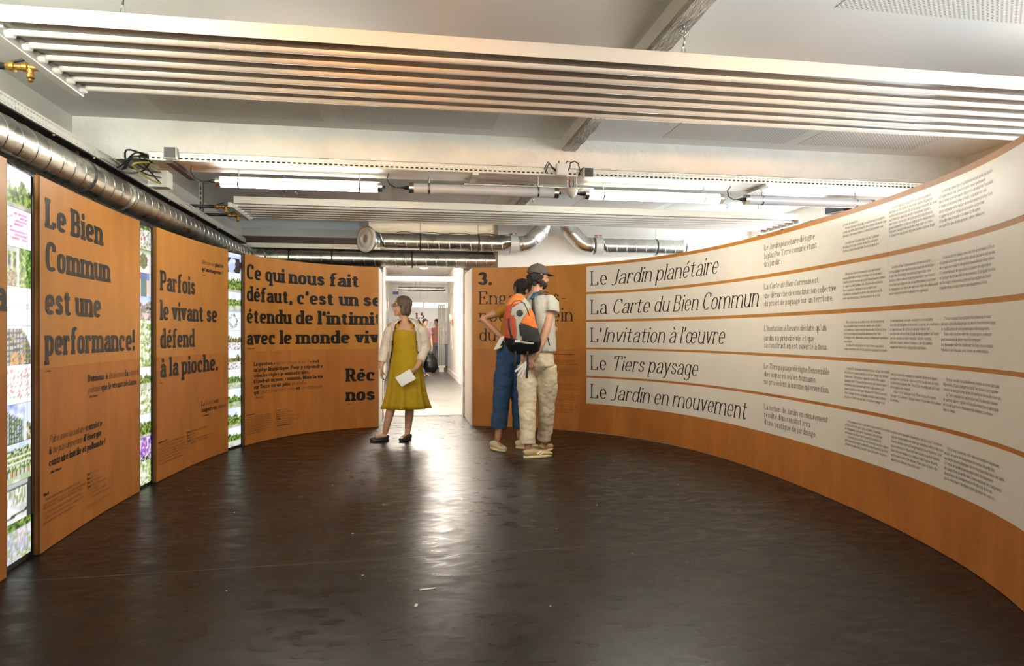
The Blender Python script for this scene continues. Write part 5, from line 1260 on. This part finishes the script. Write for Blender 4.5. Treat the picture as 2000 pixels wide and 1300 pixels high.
# keep only the crown above the brim line
bm = bmesh.new(); bm.from_mesh(cp2.data); cut = hc + u_ * .030 - man.location
bmesh.ops.bisect_plane(bm, geom=bm.verts[:] + bm.edges[:] + bm.faces[:], plane_co=cut, plane_no=(u_ + f_ * .12).normalized(), clear_inner=True); bm.to_mesh(cp2.data); bm.free()
br = MB(); P = [];
for j in range(13):
    a = -1.15 + 2.3 * j / 12; P.append((hc + u_ * .034 + s_ * math.sin(a) * .088 + f_ * math.cos(a) * .098, hc + u_ * .018 + s_ * math.sin(a) * .080 + f_ * (math.cos(a) * .085 + .085)))
vs = []
for p, q in P: vs += [p, q, q - u_ * .004, p - u_ * .004]
br.add(vs, [(j * 4 + i, j * 4 + (i + 1) % 4, j * 4 + 4 + (i + 1) % 4, j * 4 + 4 + i) for j in range(12) for i in range(4)]); br.build('cap_brim', MATS['cap_cloth'], cp2, smooth=True)
MB().ball(hc + u_ * .131 - f_ * .008, .008, 8, 6).build('cap_button', MATS['cap_cloth'], cp2)
M_tee = cloth('pale_tee', (.50, .475, .41), 30, .3)
t = MB(); up1 = F1.d(.50, .86)
t.tube([F1(.02, .0, 1.005), F1(.02, 0, 1.10), F1(.012, 0, 1.24), F1(.008, .0, 1.38), F1(.005, .005, 1.47), F1(.003, .01, 1.52), F1(.003, .012, 1.555)],
       [(.175, .135), (.172, .135), (.178, .138), (.180, .132), (.170, .112), (.12, .088), (.070, .068)], 28, up=up1)
t.tube([F1(.10, -.04, 1.49), F1(.142, -.085, 1.455), F1(.135, -.105, 1.375)], [.062, .070, .073], 18); t.ball(F1(.125, -.065, 1.475), .066, 14, 10)
t.tube([F1(-.10, .08, 1.49), F1(-.16, .09, 1.44), F1(-.185, .06, 1.36)], [.062, .070, .073], 18); t.ball(F1(-.125, .09, 1.475), .066, 14, 10)
sculpt(t, .0075, 'tshirt', M_tee, man, 3, .010, 9, stretch=(1, 1, .55))
M_pant = cloth('beige_cotton', (.66, .555, .40), 26, .35)
p = MB(); p.tube([F1(.005, 0, .76), F1(.005, 0, .80), F1(.005, 0, .87), F1(.005, 0, .96), F1(.012, 0, 1.035)], [(.05, .06), (.115, .10), (.172, .138), (.168, .132), (.150, .118)], 26, up=up1)
p.tube([F1(-.075, .02, .86), F1(-.09, -.01, .66), F1(-.088, -.04, .48), F1(-.088, -.09, .28), F1(-.088, -.12, .125)], [.105, .098, .084, .076, .072], 22)
p.tube([F1(.085, -.01, .86), F1(.105, .03, .66), F1(.098, .07, .48), F1(.092, .13, .28), F1(.082, .175, .125)], [.108, .100, .086, .074, .068], 22)
pt = sculpt(p, .0075, 'trousers', M_pant, man, 3, .010, 9, stretch=(1, 1, 1.25))
MB().tube([F1(.01 + .154 * math.cos(a * PI / 12), -.0 + .120 * math.sin(a * PI / 12), 1.018) for a in range(25)], .008, 8, caps=False).build('waistband', M_pant, pt, smooth=True)
M_su, M_so = mat('tan_suede', (.50, .37, .19), .8), mat('cream_sole', (.72, .58, .33), .6)
a1 = shoe(man, F1(-.125, -.155, 0), F1(.145, -.04, 0), M_su, M_so)
MB().obox(F1(.02, -.135, .052), F1.d(.020, .009, .010), F1.d(.004, -.002, -.006), F1.d(.0, -.004, .0)).build('white_stripe', M_band, a1)
MB().obox(F1(.045, -.125, .045), F1.d(.020, .009, .010), F1.d(.004, -.002, -.006), F1.d(.0, -.004, .0)).build('white_stripe', M_band, a1)
shoe(man, F1(.045, .14, 0), F1(.165, .36, 0), M_su, M_so)

# backpack worn by the man
bo = Frame(F1(-.135, -.265, 0).x, F1(-.135, -.265, 0).y)
pack = thing('backpack', bo(0, 0, 1.0), 'orange, grey and black backpack worn on the back of the man in the cap', 'backpack')
Un, Nn = F1.d(.95, -.22).normalized(), F1.d(-.22, -.95).normalized()
prof = [(.0, .06, .03), (.03, .135, .07), (.09, .165, .100), (.18, .156, .110), (.28, .138, .106), (.36, .128, .096), (.44, .112, .080), (.50, .078, .060), (.54, .04, .036), (.555, .015, .012)]
NB, rows_ = 110, 80
def pk(th, w, g=0.0):
    for i in range(len(prof) - 1):
        if prof[i][0] <= w <= prof[i + 1][0]: break
    t_ = (w - prof[i][0]) / (prof[i + 1][0] - prof[i][0]); hw = prof[i][1] * (1 - t_) + prof[i + 1][1] * t_; hd = prof[i][2] * (1 - t_) + prof[i + 1][2] * t_
    c, s = math.cos(th), math.sin(th); c = math.copysign(abs(c) ** .75, c); s = math.copysign(abs(s) ** .75, s)
    wob = 1 + .02 * math.sin(w * 60 + th * 2)
    return bo(.012 - .055 * min(w / .43, 1), 0, .985 + w) + Un * (c * (hw + g) * wob) + Nn * (s * (hd + g))
def pack_zone(x, w, front):
    """x across the pack in metres (left negative), w height above its bottom"""
    def at(tab):
        for (w0, v0), (w1, v1) in zip(tab, tab[1:]):
            if w0 <= w <= w1: return v0 + (v1 - v0) * (w - w0) / (w1 - w0)
        return tab[0][1] if w < tab[0][0] else tab[-1][1]
    if w < .130 - .16 * x: return 'bottom_panel'
    if not front and x < .09: return 'back_panel'
    if x > at([(.10, .03), (.14, .02), (.19, .0), (.27, -.008), (.293, .008), (.415, .072), (.45, .2)]): return 'mesh_pocket' if w < .290 - .42 * x else 'side_panel'
    if x < at([(.165, -.04), (.285, -.04), (.35, -.064), (.36, -.096), (.43, -.08), (.48, .008), (.56, .02)]): return 'top_panel' if w > .455 + .15 * x + .01 else 'red_panel'
    return 'grey_panel'
zones = {}
for i in range(rows_):
    w0, w1 = .555 * i / rows_, .555 * (i + 1) / rows_
    for j in range(NB):
        t0, t1 = 2 * PI * j / NB, 2 * PI * (j + 1) / NB; tm = (t0 + t1) / 2
        q = pk(tm, (w0 + w1) / 2); x = (q - bo(0, 0, q.z)).dot(Un)
        z = pack_zone(x, (w0 + w1) / 2, math.sin(tm) > -.25)
        g = .004 if z in ('side_panel', 'mesh_pocket', 'red_panel', 'top_panel') else 0
        zones.setdefault(z, MB()).add([pk(t0, w0, g), pk(t1, w0, g), pk(t1, w1, g), pk(t0, w1, g)], [(0, 1, 2, 3)])
ZC = {'bottom_panel': (.012, .012, .013), 'back_panel': (.02, .02, .02), 'mesh_pocket': (.035, .032, .03), 'side_panel': (.75, .20, .04), 'top_panel': (.72, .22, .06), 'red_panel': (.50, .085, .04), 'grey_panel': (.46, .44, .39)}
for z, mb in zones.items():
    o = mb.build(z, cloth('pack_' + z, ZC[z], 40, .3, .65), pack); bm = bmesh.new(); bm.from_mesh(o.data); bmesh.ops.remove_doubles(bm, verts=bm.verts, dist=.0006); bm.to_mesh(o.data); bm.free()
    o.data.polygons.foreach_set('use_smooth', [True] * len(o.data.polygons)); sm = o.modifiers.new('thickness', 'SOLIDIFY'); sm.thickness = .004; sm.offset = -1
def onpack(x, w, g=.006):
    """a point on the outer face of the pack"""
    best = min((pk(2 * PI * k / 96, w, g) for k in range(1, 48)), key=lambda q: abs((q - bo(0, 0, q.z)).dot(Un) - x)); return best
MB().lathe(onpack(-.005, .375, .004), Nn, [(0, .030), (.008, .030), (.012, .024), (.012, .010), (.016, .008)], 20).build('vent_disc', M_black, pack)
MB().tube([onpack(x, w) for x, w in ((-.10, .44), (-.06, .485), (-.01, .49), (.03, .46), (.06, .40), (.075, .35))], .005, 7).build('piping', M_black, pack, smooth=True)
MB().tube([onpack(x, w) for x, w in ((-.105, .33), (-.10, .25), (-.08, .17), (-.065, .09))], [(.016, .005)] * 4, 8, up=Nn).build('front_strap', M_black, pack)
MB().tube([onpack(x, w) for x, w in ((-.01, .115), (.03, .108), (.08, .10), (.12, .10))], [(.009, .004)] * 4, 8, up=Nn).build('grey_webbing', mat('webbing', (.42, .40, .34), .7), pack)
MB().obox(onpack(-.02, .12, .012), Un * .026, Nn * .006, Vector((.0, 0, .012))).build('buckle', M_white, pack, bevel=.003)
for k in range(5): MB().tube([onpack(-.055, .14 + .04 * k, .006), onpack(-.095, .155 + .04 * k, .006)], .002, 6).build('bungee_cord', M_black, pack)
mbl = MB()
for (x0, w0, x1, w1) in ((-.105, .405, -.085, .425), (-.085, .425, -.07, .40), (-.07, .40, -.095, .395), (-.098, .412, -.075, .408)): mbl.tube([onpack(x0, w0, .006), onpack(x1, w1, .006)], .0015, 5)
mbl.build('logo_mark', M_band, pack)
for (x, w, l) in ((-.055, .02, .14), (.052, .015, .26)):
    q = onpack(x, .04, -.005); MB().tube([q, q + Vector((0, 0, -l * .5)) + Un * .004, q + Vector((0, 0, -l)) - Un * .006], [(.011, .003)] * 3, 8, up=Nn).build('dangling_strap', M_black, pack)
M_blue_pad = mat('strap_blue', (.02, .09, .16), .6); M_or = MATS['pack_side_panel']
MB().tube([F1(-.055, -.17, 1.50), F1(-.02, -.125, 1.555), F1(.04, -.09, 1.572), F1(.10, -.03, 1.57)], [(.026, .007)] * 4, 10, up=(0, 0, 1)).build('shoulder_strap', M_blue_pad, pack, smooth=True)
MB().tube([F1(.03, -.095, 1.585), F1(.075, -.06, 1.588), F1(.125, -.01, 1.565)], [(.016, .006)] * 3, 8, up=(0, 0, 1)).build('strap_trim', M_or, pack, smooth=True)
MB().tube([F1(-.17, -.13, 1.50), F1(-.165, -.06, 1.555), F1(-.14, .04, 1.56)], [(.024, .007)] * 3, 10, up=(0, 0, 1)).build('shoulder_strap', M_blue_pad, pack, smooth=True)
MB().tube([F1(-.04, -.165, 1.515), F1(-.035, -.170, 1.40), F1(-.01, -.172, 1.22), F1(.03, -.17, 1.10)], [(.014, .004)] * 4, 8, up=Nn).build('side_webbing', mat('grey_webbing', (.06, .058, .05), .7), pack, smooth=True)
MB().tube([F1(.075, -.142, 1.235 - .0), F1(.105, -.135, 1.12), F1(.118, -.13, 1.06)], .005, 6).build('toggle_cord', M_black, pack)
# leaflets held behind his back
rnd = random.Random(2)
for k, (da, dz, lb) in enumerate(((-.125, -.105, 'uppermost white folded leaflet held behind the back of the man in the cap'), (-.10, -.14, 'middle white leaflet fanned out behind the back of the man in the cap'), (-.07, -.16, 'lowest white leaflet fanned out below the hands of the man in the cap'))):
    c = F1(-.085, -.275 - .007 * k, .93); e_ = c + F1.d(da, -.02, dz); ax = (e_ - c); nn = F1.d(.3, -.9, .2)
    mid = (c + e_) / 2; wv = ax.cross(nn).normalized() * .0085
    o = MB().obox(mid, ax * .5, wv, nn.normalized() * .0012).build('leaflet', mat('leaflet_paper', (.78, .76, .72), .5)); tag(o, lb, 'leaflet', 'leaflets behind the back')

# the visitor in an ochre T-shirt behind the backpack
F2 = Frame(1.077, 6.68)
pw = thing('person', F2(0, 0, 0), 'dark-haired visitor in ochre T-shirt and blue jeans, hand on hip, beyond the backpack', 'person')
b = MB(); hc2 = F2(.128, .03, 1.618); s2, f2, u2, R2 = head(b, hc2, F2.d(.9, .35), .96)
b.tube([F2(.09, .0, 1.44), F2(.10, .01, 1.52), F2(.118, .025, 1.58)], [.055, .047, .047], 14)
b.tube([F2(0, 0, 1.0), F2(.02, 0, 1.12), F2(.06, 0, 1.28), F2(.085, 0, 1.40), F2(.09, 0, 1.46)], [(.13, .10), (.115, .09), (.135, .10), (.14, .09), (.06, .05)], 18, up=F2.d(.2, 1))
limb(b, [F2(-.055, .0, 1.435), F2(-.18, .02, 1.375), F2(-.292, .03, 1.318), F2(-.19, -.02, 1.22), F2(-.085, -.065, 1.125)], [.050, .043, .038, .034, .024])
hand(b, F2(-.085, -.065, 1.122), F2.d(.75, -.35, -.45), F2.d(-.2, .6, -.6), .6, -1)
limb(b, [F2(.235, .0, 1.43), F2(.33, .02, 1.32), F2(.435, .05, 1.215), F2(.33, .10, 1.17), F2(.24, .12, 1.12)], [.048, .041, .037, .032, .024])
limb(b, [F2(-.03, 0, 1.0), F2(-.085, -.01, .58), F2(-.14, -.03, .12)], [.085, .05, .034]); limb(b, [F2(.07, .03, 1.0), F2(.075, .05, .56), F2(.085, .06, .12)], [.085, .05, .034])
b.tube([F2(-.16, .0, .06), F2(-.10, -.12, .04)], [.034, .026], 10); b.tube([F2(.07, .05, .06), F2(.17, .02, .04)], [.034, .026], 10)
sculpt(b, .0065, 'body', SK2, pw, 2); eyes(pw, hc2, s2, f2, u2, .96)
hr = MB(); hr.ball(hc2 + u2 * .028 - f2 * .020, (.088, .100, .092), 16, 12, R2); hr.ball(hc2 - f2 * .070 + u2 * .045, (.045, .045, .045), 12, 8, R2); hr.ball(hc2 - f2 * .05 - u2 * .02, (.075, .05, .06), 12, 8, R2)
sculpt(hr, .0065, 'hair', M_hair, pw, 2, .004, 60)
MB().obox(F2(.035, -.075, 1.60), F2.d(.012, 0, 0), F2.d(0, .01, 0), Vector((0, 0, .05))).build('hair_clip', M_black, pw, bevel=.004)
t = MB(); t.tube([F2(.0, 0, 1.08), F2(.02, 0, 1.18), F2(.055, 0, 1.30), F2(.085, 0, 1.41), F2(.09, .0, 1.46), F2(.098, .005, 1.49)], [(.145, .115), (.14, .11), (.152, .118), (.150, .10), (.11, .08), (.06, .055)], 26, up=F2.d(.2, 1))
t.tube([F2(-.02, .0, 1.435), F2(-.09, .005, 1.415), F2(-.155, .012, 1.375)], [.058, .064, .062], 16); t.tube([F2(.19, .0, 1.43), F2(.25, .005, 1.40), F2(.31, .015, 1.34)], [.058, .062, .060], 16)
sculpt(t, .0075, 'tshirt', cloth('ochre_tee', (.36, .165, .025), 30), pw, 3, .008, 10)
M_jean = cloth('blue_denim', (.035, .075, .155), 60, .3)
p = MB(); p.tube([F2(.0, .01, .84), F2(.0, .01, .89), F2(.0, .01, .98), F2(.0, .0, 1.06), F2(.005, .0, 1.12)], [(.06, .06), (.135, .11), (.158, .13), (.140, .115), (.122, .10)], 24, up=F2.d(0, 1))
p.tube([F2(-.045, .0, .95), F2(-.085, -.005, .72), F2(-.105, -.01, .50), F2(-.135, -.025, .215)], [.108, .100, .090, .078], 20); p.tube([F2(.07, .03, .95), F2(.075, .04, .70), F2(.078, .05, .50), F2(.082, .058, .21)], [.100, .092, .082, .072], 20)
sculpt(p, .0075, 'jeans', M_jean, pw, 2, .009, 10, stretch=(1, 1, 1.4))
shoe(pw, F2(-.205, .03, 0), F2(-.065, -.16, 0), mat('canvas_shoe', (.60, .50, .33), .8), M_so); shoe(pw, F2(.045, .055, 0), F2(.27, -.0, 0), MATS['canvas_shoe'], M_so)
tb = thing('tote_bag', F2(-.04, .17, .72), 'flat cream tote bag hanging behind the jeans of the ochre T-shirt visitor', 'bag')
g = MB(); g.tube([F2(-.055, .155, .74), F2(-.05, .155, .90), F2(-.03, .15, 1.06)], [(.105, .022), (.105, .028), (.095, .014)], 20, up=F2.d(0, 1)); sculpt(g, .007, 'bag_body', cloth('cream_canvas', (.68, .58, .38), 40), tb, 2, .006, 10)
for dx in (-.05, .03): MB().tube([F2(-.03 + dx, .15, 1.05), F2(.0 + dx, .14, 1.25), F2(.05 + dx, .10, 1.44)], [(.010, .003)] * 3, 8).build('handle', MATS['cream_canvas'], tb, smooth=True)
lf = tag(MB().obox(F2(-.122, -.125, 1.085), F2.d(.028, -.004, .012), F2.d(-.032, 0, -.062), F2.d(.0, .0015, 0)).build('leaflet', MATS['leaflet_paper']), 'white leaflet with yellow edge held at the hip by the ochre T-shirt visitor', 'leaflet')
MB().obox(F2(-.128, -.1275, 1.034), F2.d(.028, -.004, .012), F2.d(-.007, 0, -.013), F2.d(.0, .0012, 0)).build('yellow_edge', mat('leaflet_yellow', (.75, .55, .08), .5), lf)

# the woman in the mustard dress stepping out of the passage
F3 = Frame(.017, 7.45)
wo_ = thing('person', F3(0, 0, 0), 'woman in mustard dress and cream cardigan walking left out of the doorway', 'person')
b = MB(); hc3 = F3(-.045, -.01, 1.475); s3, f3, u3, R3 = head(b, hc3, F3.d(-.88, -.45), .98)
b.tube([F3(-.01, .0, 1.26), F3(-.02, .0, 1.34), F3(-.035, .0, 1.41)], [.060, .050, .048], 14)
b.tube([F3(0, 0, .84), F3(0, 0, 1.0), F3(0, 0, 1.15), F3(0, .0, 1.24), F3(0, .0, 1.29)], [(.15, .12), (.13, .11), (.14, .12), (.14, .09), (.06, .05)], 18, up=F3.d(0, 1))
limb(b, [F3(-.155, .0, 1.25), F3(-.225, .02, 1.03), F3(-.262, -.05, .83), F3(-.262, -.06, .80)], [.050, .042, .028, .025]); hand(b, F3(-.262, -.06, .80), F3.d(.05, -.25, -.95), F3.d(.9, 0, 0), .7, 1, .16)
limb(b, [F3(.150, .0, 1.25), F3(.205, .03, 1.0), F3(.155, -.12, .84), F3(.135, -.165, .80)], [.050, .043, .030, .026]); hand(b, F3(.130, -.17, .795), F3.d(-.65, -.35, -.6), F3.d(-.3, .5, .4), .8, -1, .16)
limb(b, [F3(.04, 0, .82), F3(.045, -.01, .46), F3(.035, .01, .28), F3(.018, .0, .09)], [.085, .052, .050, .032]); limb(b, [F3(-.05, 0, .82), F3(-.12, -.09, .46), F3(-.165, -.09, .30), F3(-.215, -.07, .10)], [.085, .052, .048, .032])
b.tube([F3(.02, .01, .06), F3(-.03, -.10, .035)], [.030, .022], 10); b.tube([F3(-.21, -.06, .06), F3(-.32, -.12, .05)], [.030, .022], 10)
sculpt(b, .0065, 'body', SK, wo_, 2); eyes(wo_, hc3, s3, f3, u3, .98)
hr = MB(); hr.ball(hc3 + u3 * .030 - f3 * .022, (.090, .100, .092), 18, 12, R3); hr.ball(hc3 - f3 * .045 - u3 * .045, (.084, .058, .075), 16, 10, R3)
for e in (-1, 1): hr.ball(hc3 + s3 * e * .074 + f3 * .005 - u3 * .045, (.020, .036, .060), 12, 8, R3)
hh = sculpt(hr, .0065, 'hair', mat('grey_brown_hair', (.11, .075, .045), .5, bump=.6, bscale=80), wo_, 2, .004, 40)
gl_ = None
for e in (-1, 1):
    c = hc3 + s3 * e * .034 + f3 * .098 + u3 * .006
    o = MB().tube([c + s3 * math.cos(a * PI / 8) * .024 + u3 * math.sin(a * PI / 8) * .018 for a in range(17)], .0024, 6, caps=False).build('spectacle_rim', M_black, gl_ or wo_, smooth=True)
    gl_ = gl_ or o; MB().tube([c + s3 * e * .024, hc3 + s3 * e * .080 + f3 * .0 + u3 * .008], .0022, 6).build('spectacle_arm', M_black, gl_)
M_dress = cloth('mustard_dress', (.42, .265, .012), 30, .25)
def dfold(a, i): k = max(0, i - 4) / 6; return 1 + k * (.10 * math.sin(a * 7 + .6) + .05 * math.sin(a * 12 + 2) + .03 * math.sin(a * 19))
A, B = F3.d(1, 0), F3.d(0, 1)
rings = [(F3(-.01, .0, 1.235), .095, .080), (F3(-.005, .0, 1.20), .132, .112), (F3(0, 0, 1.13), .148, .135), (F3(0, 0, 1.04), .142, .130), (F3(0, 0, .98), .150, .130), (F3(.0, 0, .88), .170, .145), (F3(0, 0, .76), .184, .155), (F3(-.002, 0, .62), .200, .17), (F3(-.004, 0, .50), .220, .19), (F3(-.004, 0, .40), .245, .21), (F3(-.004, 0, .355), .256, .22)]
dr_ = ring_loft([(c, A * w, B * d) for c, w, d in rings][::-1], 96, lambda a, i: dfold(a, 10 - i)); dr_.build('dress', M_dress, wo_, smooth=True)
for e in (-1, 1): MB().tube([F3(-.005 + e * .075, -.085, 1.225), F3(-.005 + e * .085, -.045, 1.285), F3(-.005 + e * .08, .03, 1.29)], [(.020, .004)] * 3, 8).build('dress_strap', M_dress, wo_, smooth=True)
M_card = cloth('cream_cardigan', (.70, .60, .49), 30, .3)
cr = [(F3(0, .01, 1.338), .066, .058), (F3(0, .0, 1.312), .125, .082), (F3(0, .0, 1.275), .165, .108), (F3(0, .01, 1.20), .175, .140), (F3(0, .01, 1.10), .178, .155), (F3(0, .015, .98), .180, .155), (F3(0, .02, .90), .190, .165), (F3(0, .02, .84), .195, .17)]
cd_ = ring_loft([(c, A * w, B * d) for c, w, d in cr], 64, lambda a, i: 1 + .02 * math.sin(a * 9 + i), gap=lambda a, i: abs(a - 1.5 * PI) < .50 + .10 * i)
co_ = cd_.build('cardigan', M_card, wo_, smooth=True); sm = co_.modifiers.new('thickness', 'SOLIDIFY'); sm.thickness = .008
for pts, rr in (([F3(-.125, 0, 1.255), F3(-.175, .005, 1.20), F3(-.228, .02, 1.03), F3(-.262, -.045, .86)], [.058, .066, .060, .044]), ([F3(.125, 0, 1.255), F3(.175, .005, 1.20), F3(.208, .03, 1.01), F3(.168, -.09, .87)], [.058, .068, .064, .048])):
    m_ = MB(); m_.tube(pts, rr, 18); m_.ball(pts[1], .064, 12, 8); m_.ball(pts[2], .060, 12, 8); sculpt(m_, .0075, 'cardigan_sleeve', M_card, wo_, 2, .007, 14)
M_pump = mat('pewter_pump', (.10, .085, .075), .25, metal=.6)
shoe(wo_, F3(.045, .035, 0), F3(-.045, -.15, 0), M_pump, M_black, h=.055, wid=.038, laces=False); shoe(wo_, F3(-.185, -.045, 0), F3(-.37, -.14, 0), M_pump, M_black, h=.055, wid=.038, laces=False)
hb = thing('shoulder_bag', F3(.265, .0, .74), 'slouchy black shoulder bag hanging at the hip of the woman in the mustard dress', 'bag')
g = MB(); g.tube([F3(.265, .02, .745), F3(.27, .02, .80), F3(.262, .02, .89), F3(.255, .02, .955)], [(.055, .05), (.085, .065), (.075, .055), (.045, .03)], 20, up=F3.d(0, 1)); sculpt(g, .007, 'bag_body', mat('black_leather', (.012, .012, .012), .35), hb, 2, .006, 12)
MB().tube([F3(.25, -.01, .95), F3(.235, -.02, 1.10), F3(.185, -.03, 1.27), F3(.14, .0, 1.325), F3(.135, .06, 1.27), F3(.235, .07, 1.10), F3(.26, .04, .95)], [(.008, .003)] * 7, 8).build('bag_strap', M_black, hb, smooth=True)
MB().tube([F3(.165, -.04, 1.285), F3(.14, -.01, 1.333), F3(.137, .03, 1.318)], [(.011, .004)] * 3, 8).build('strap_chain', M_brass, hb)
fl = MB().obox(F3(.035, -.245, .70), F3.d(.075, .01, .045), F3.d(-.035, 0, .050), F3.d(0, .0015, 0)).build('folded_paper', MATS['leaflet_paper']); tag(fl, 'folded white paper in the hand of the woman in the mustard dress', 'paper')
MB().obox(F3(.03, -.252, .695), F3.d(.070, .01, .030), F3.d(-.030, 0, .046), F3.d(0, .0015, .0)).build('inner_sheet', MATS['leaflet_paper'], fl)

# two small visitors at the far end of the corridor
def far_visitor(x, y, h, top, legs, label, turn):
    Fr = Frame(x, y); k = h / 1.7; r = thing('person', Fr(0, 0, 0), label, 'person'); fd = Fr.d(math.sin(turn), math.cos(turn)); sd = Fr.d(math.cos(turn), -math.sin(turn)); O = Fr(0, 0, 0)
    V = lambda s, f, z: O + sd * s * k + fd * f * k + Vector((0, 0, z * k))
    b = MB(); hc = V(0, .02, 1.58); s_, f_, u_, R_ = head(b, hc, fd, .95 * k)
    b.tube([V(0, 0, 1.38), V(0, .01, 1.50)], [.05 * k, .045 * k], 10); b.tube([V(0, 0, .88), V(0, 0, 1.05), V(0, 0, 1.25), V(0, 0, 1.40)], [(.14 * k, .1 * k), (.12 * k, .09 * k), (.15 * k, .1 * k), (.10 * k, .07 * k)], 14, up=fd)
    for e in (-1, 1):
        limb(b, [V(e * .17, 0, 1.36), V(e * .21, -.02, 1.10), V(e * .19, .08, .88)], [.045 * k, .036 * k, .026 * k], 10); hand(b, V(e * .19, .08, .88), Vector((0, 0, -1)), -sd * e, .4, e, .16 * k)
        limb(b, [V(e * .08, 0, .88), V(e * .09, .02 + .05 * e, .48), V(e * .09, .09 * e, .09)], [.08 * k, .05 * k, .035 * k], 10); b.tube([V(e * .09, .09 * e - .03, .05), V(e * .10, .09 * e + .13, .035)], [.033 * k, .025 * k], 8)
    sculpt(b, .009, 'body', SK, r, 1)
    t = MB(); t.tube([V(0, 0, .90), V(0, 0, 1.1), V(0, 0, 1.3), V(0, 0, 1.42)], [(.165 * k, .125 * k), (.15 * k, .115 * k), (.17 * k, .12 * k), (.08 * k, .07 * k)], 16, up=fd)
    for e in (-1, 1): t.tube([V(e * .12, 0, 1.38), V(e * .20, 0, 1.24)], [.06 * k, .062 * k], 10)
    sculpt(t, .009, 'shirt', top, r, 2)
    p = MB(); p.tube([V(0, 0, .80), V(0, 0, .95)], [(.15 * k, .115 * k), (.15 * k, .11 * k)], 14, up=fd)
    for e in (-1, 1): p.tube([V(e * .08, 0, .88), V(e * .09, .02 + .05 * e, .48), V(e * .09, .09 * e, .10)], [.09 * k, .07 * k, .055 * k], 12)
    sculpt(p, .009, 'trousers', legs, r, 1)
    hr = MB(); hr.ball(hc + u_ * .03 * k - f_ * .02 * k, (.086 * k, .098 * k, .09 * k), 14, 10, R_); sculpt(hr, .008, 'hair', M_hair, r, 1)
far_visitor(.56, 18.6, 1.60, cloth('mauve_top', (.35, .22, .27), 20), cloth('bright_jeans', (.06, .14, .30), 20), 'small distant visitor in mauve top and blue jeans down the corridor', 2.6)
far_visitor(1.02, 21.4, 1.66, cloth('pink_top', (.55, .22, .20), 20), cloth('grey_trousers', (.2, .22, .26), 20), 'farthest visitor half hidden by the column radiator', 3.6)
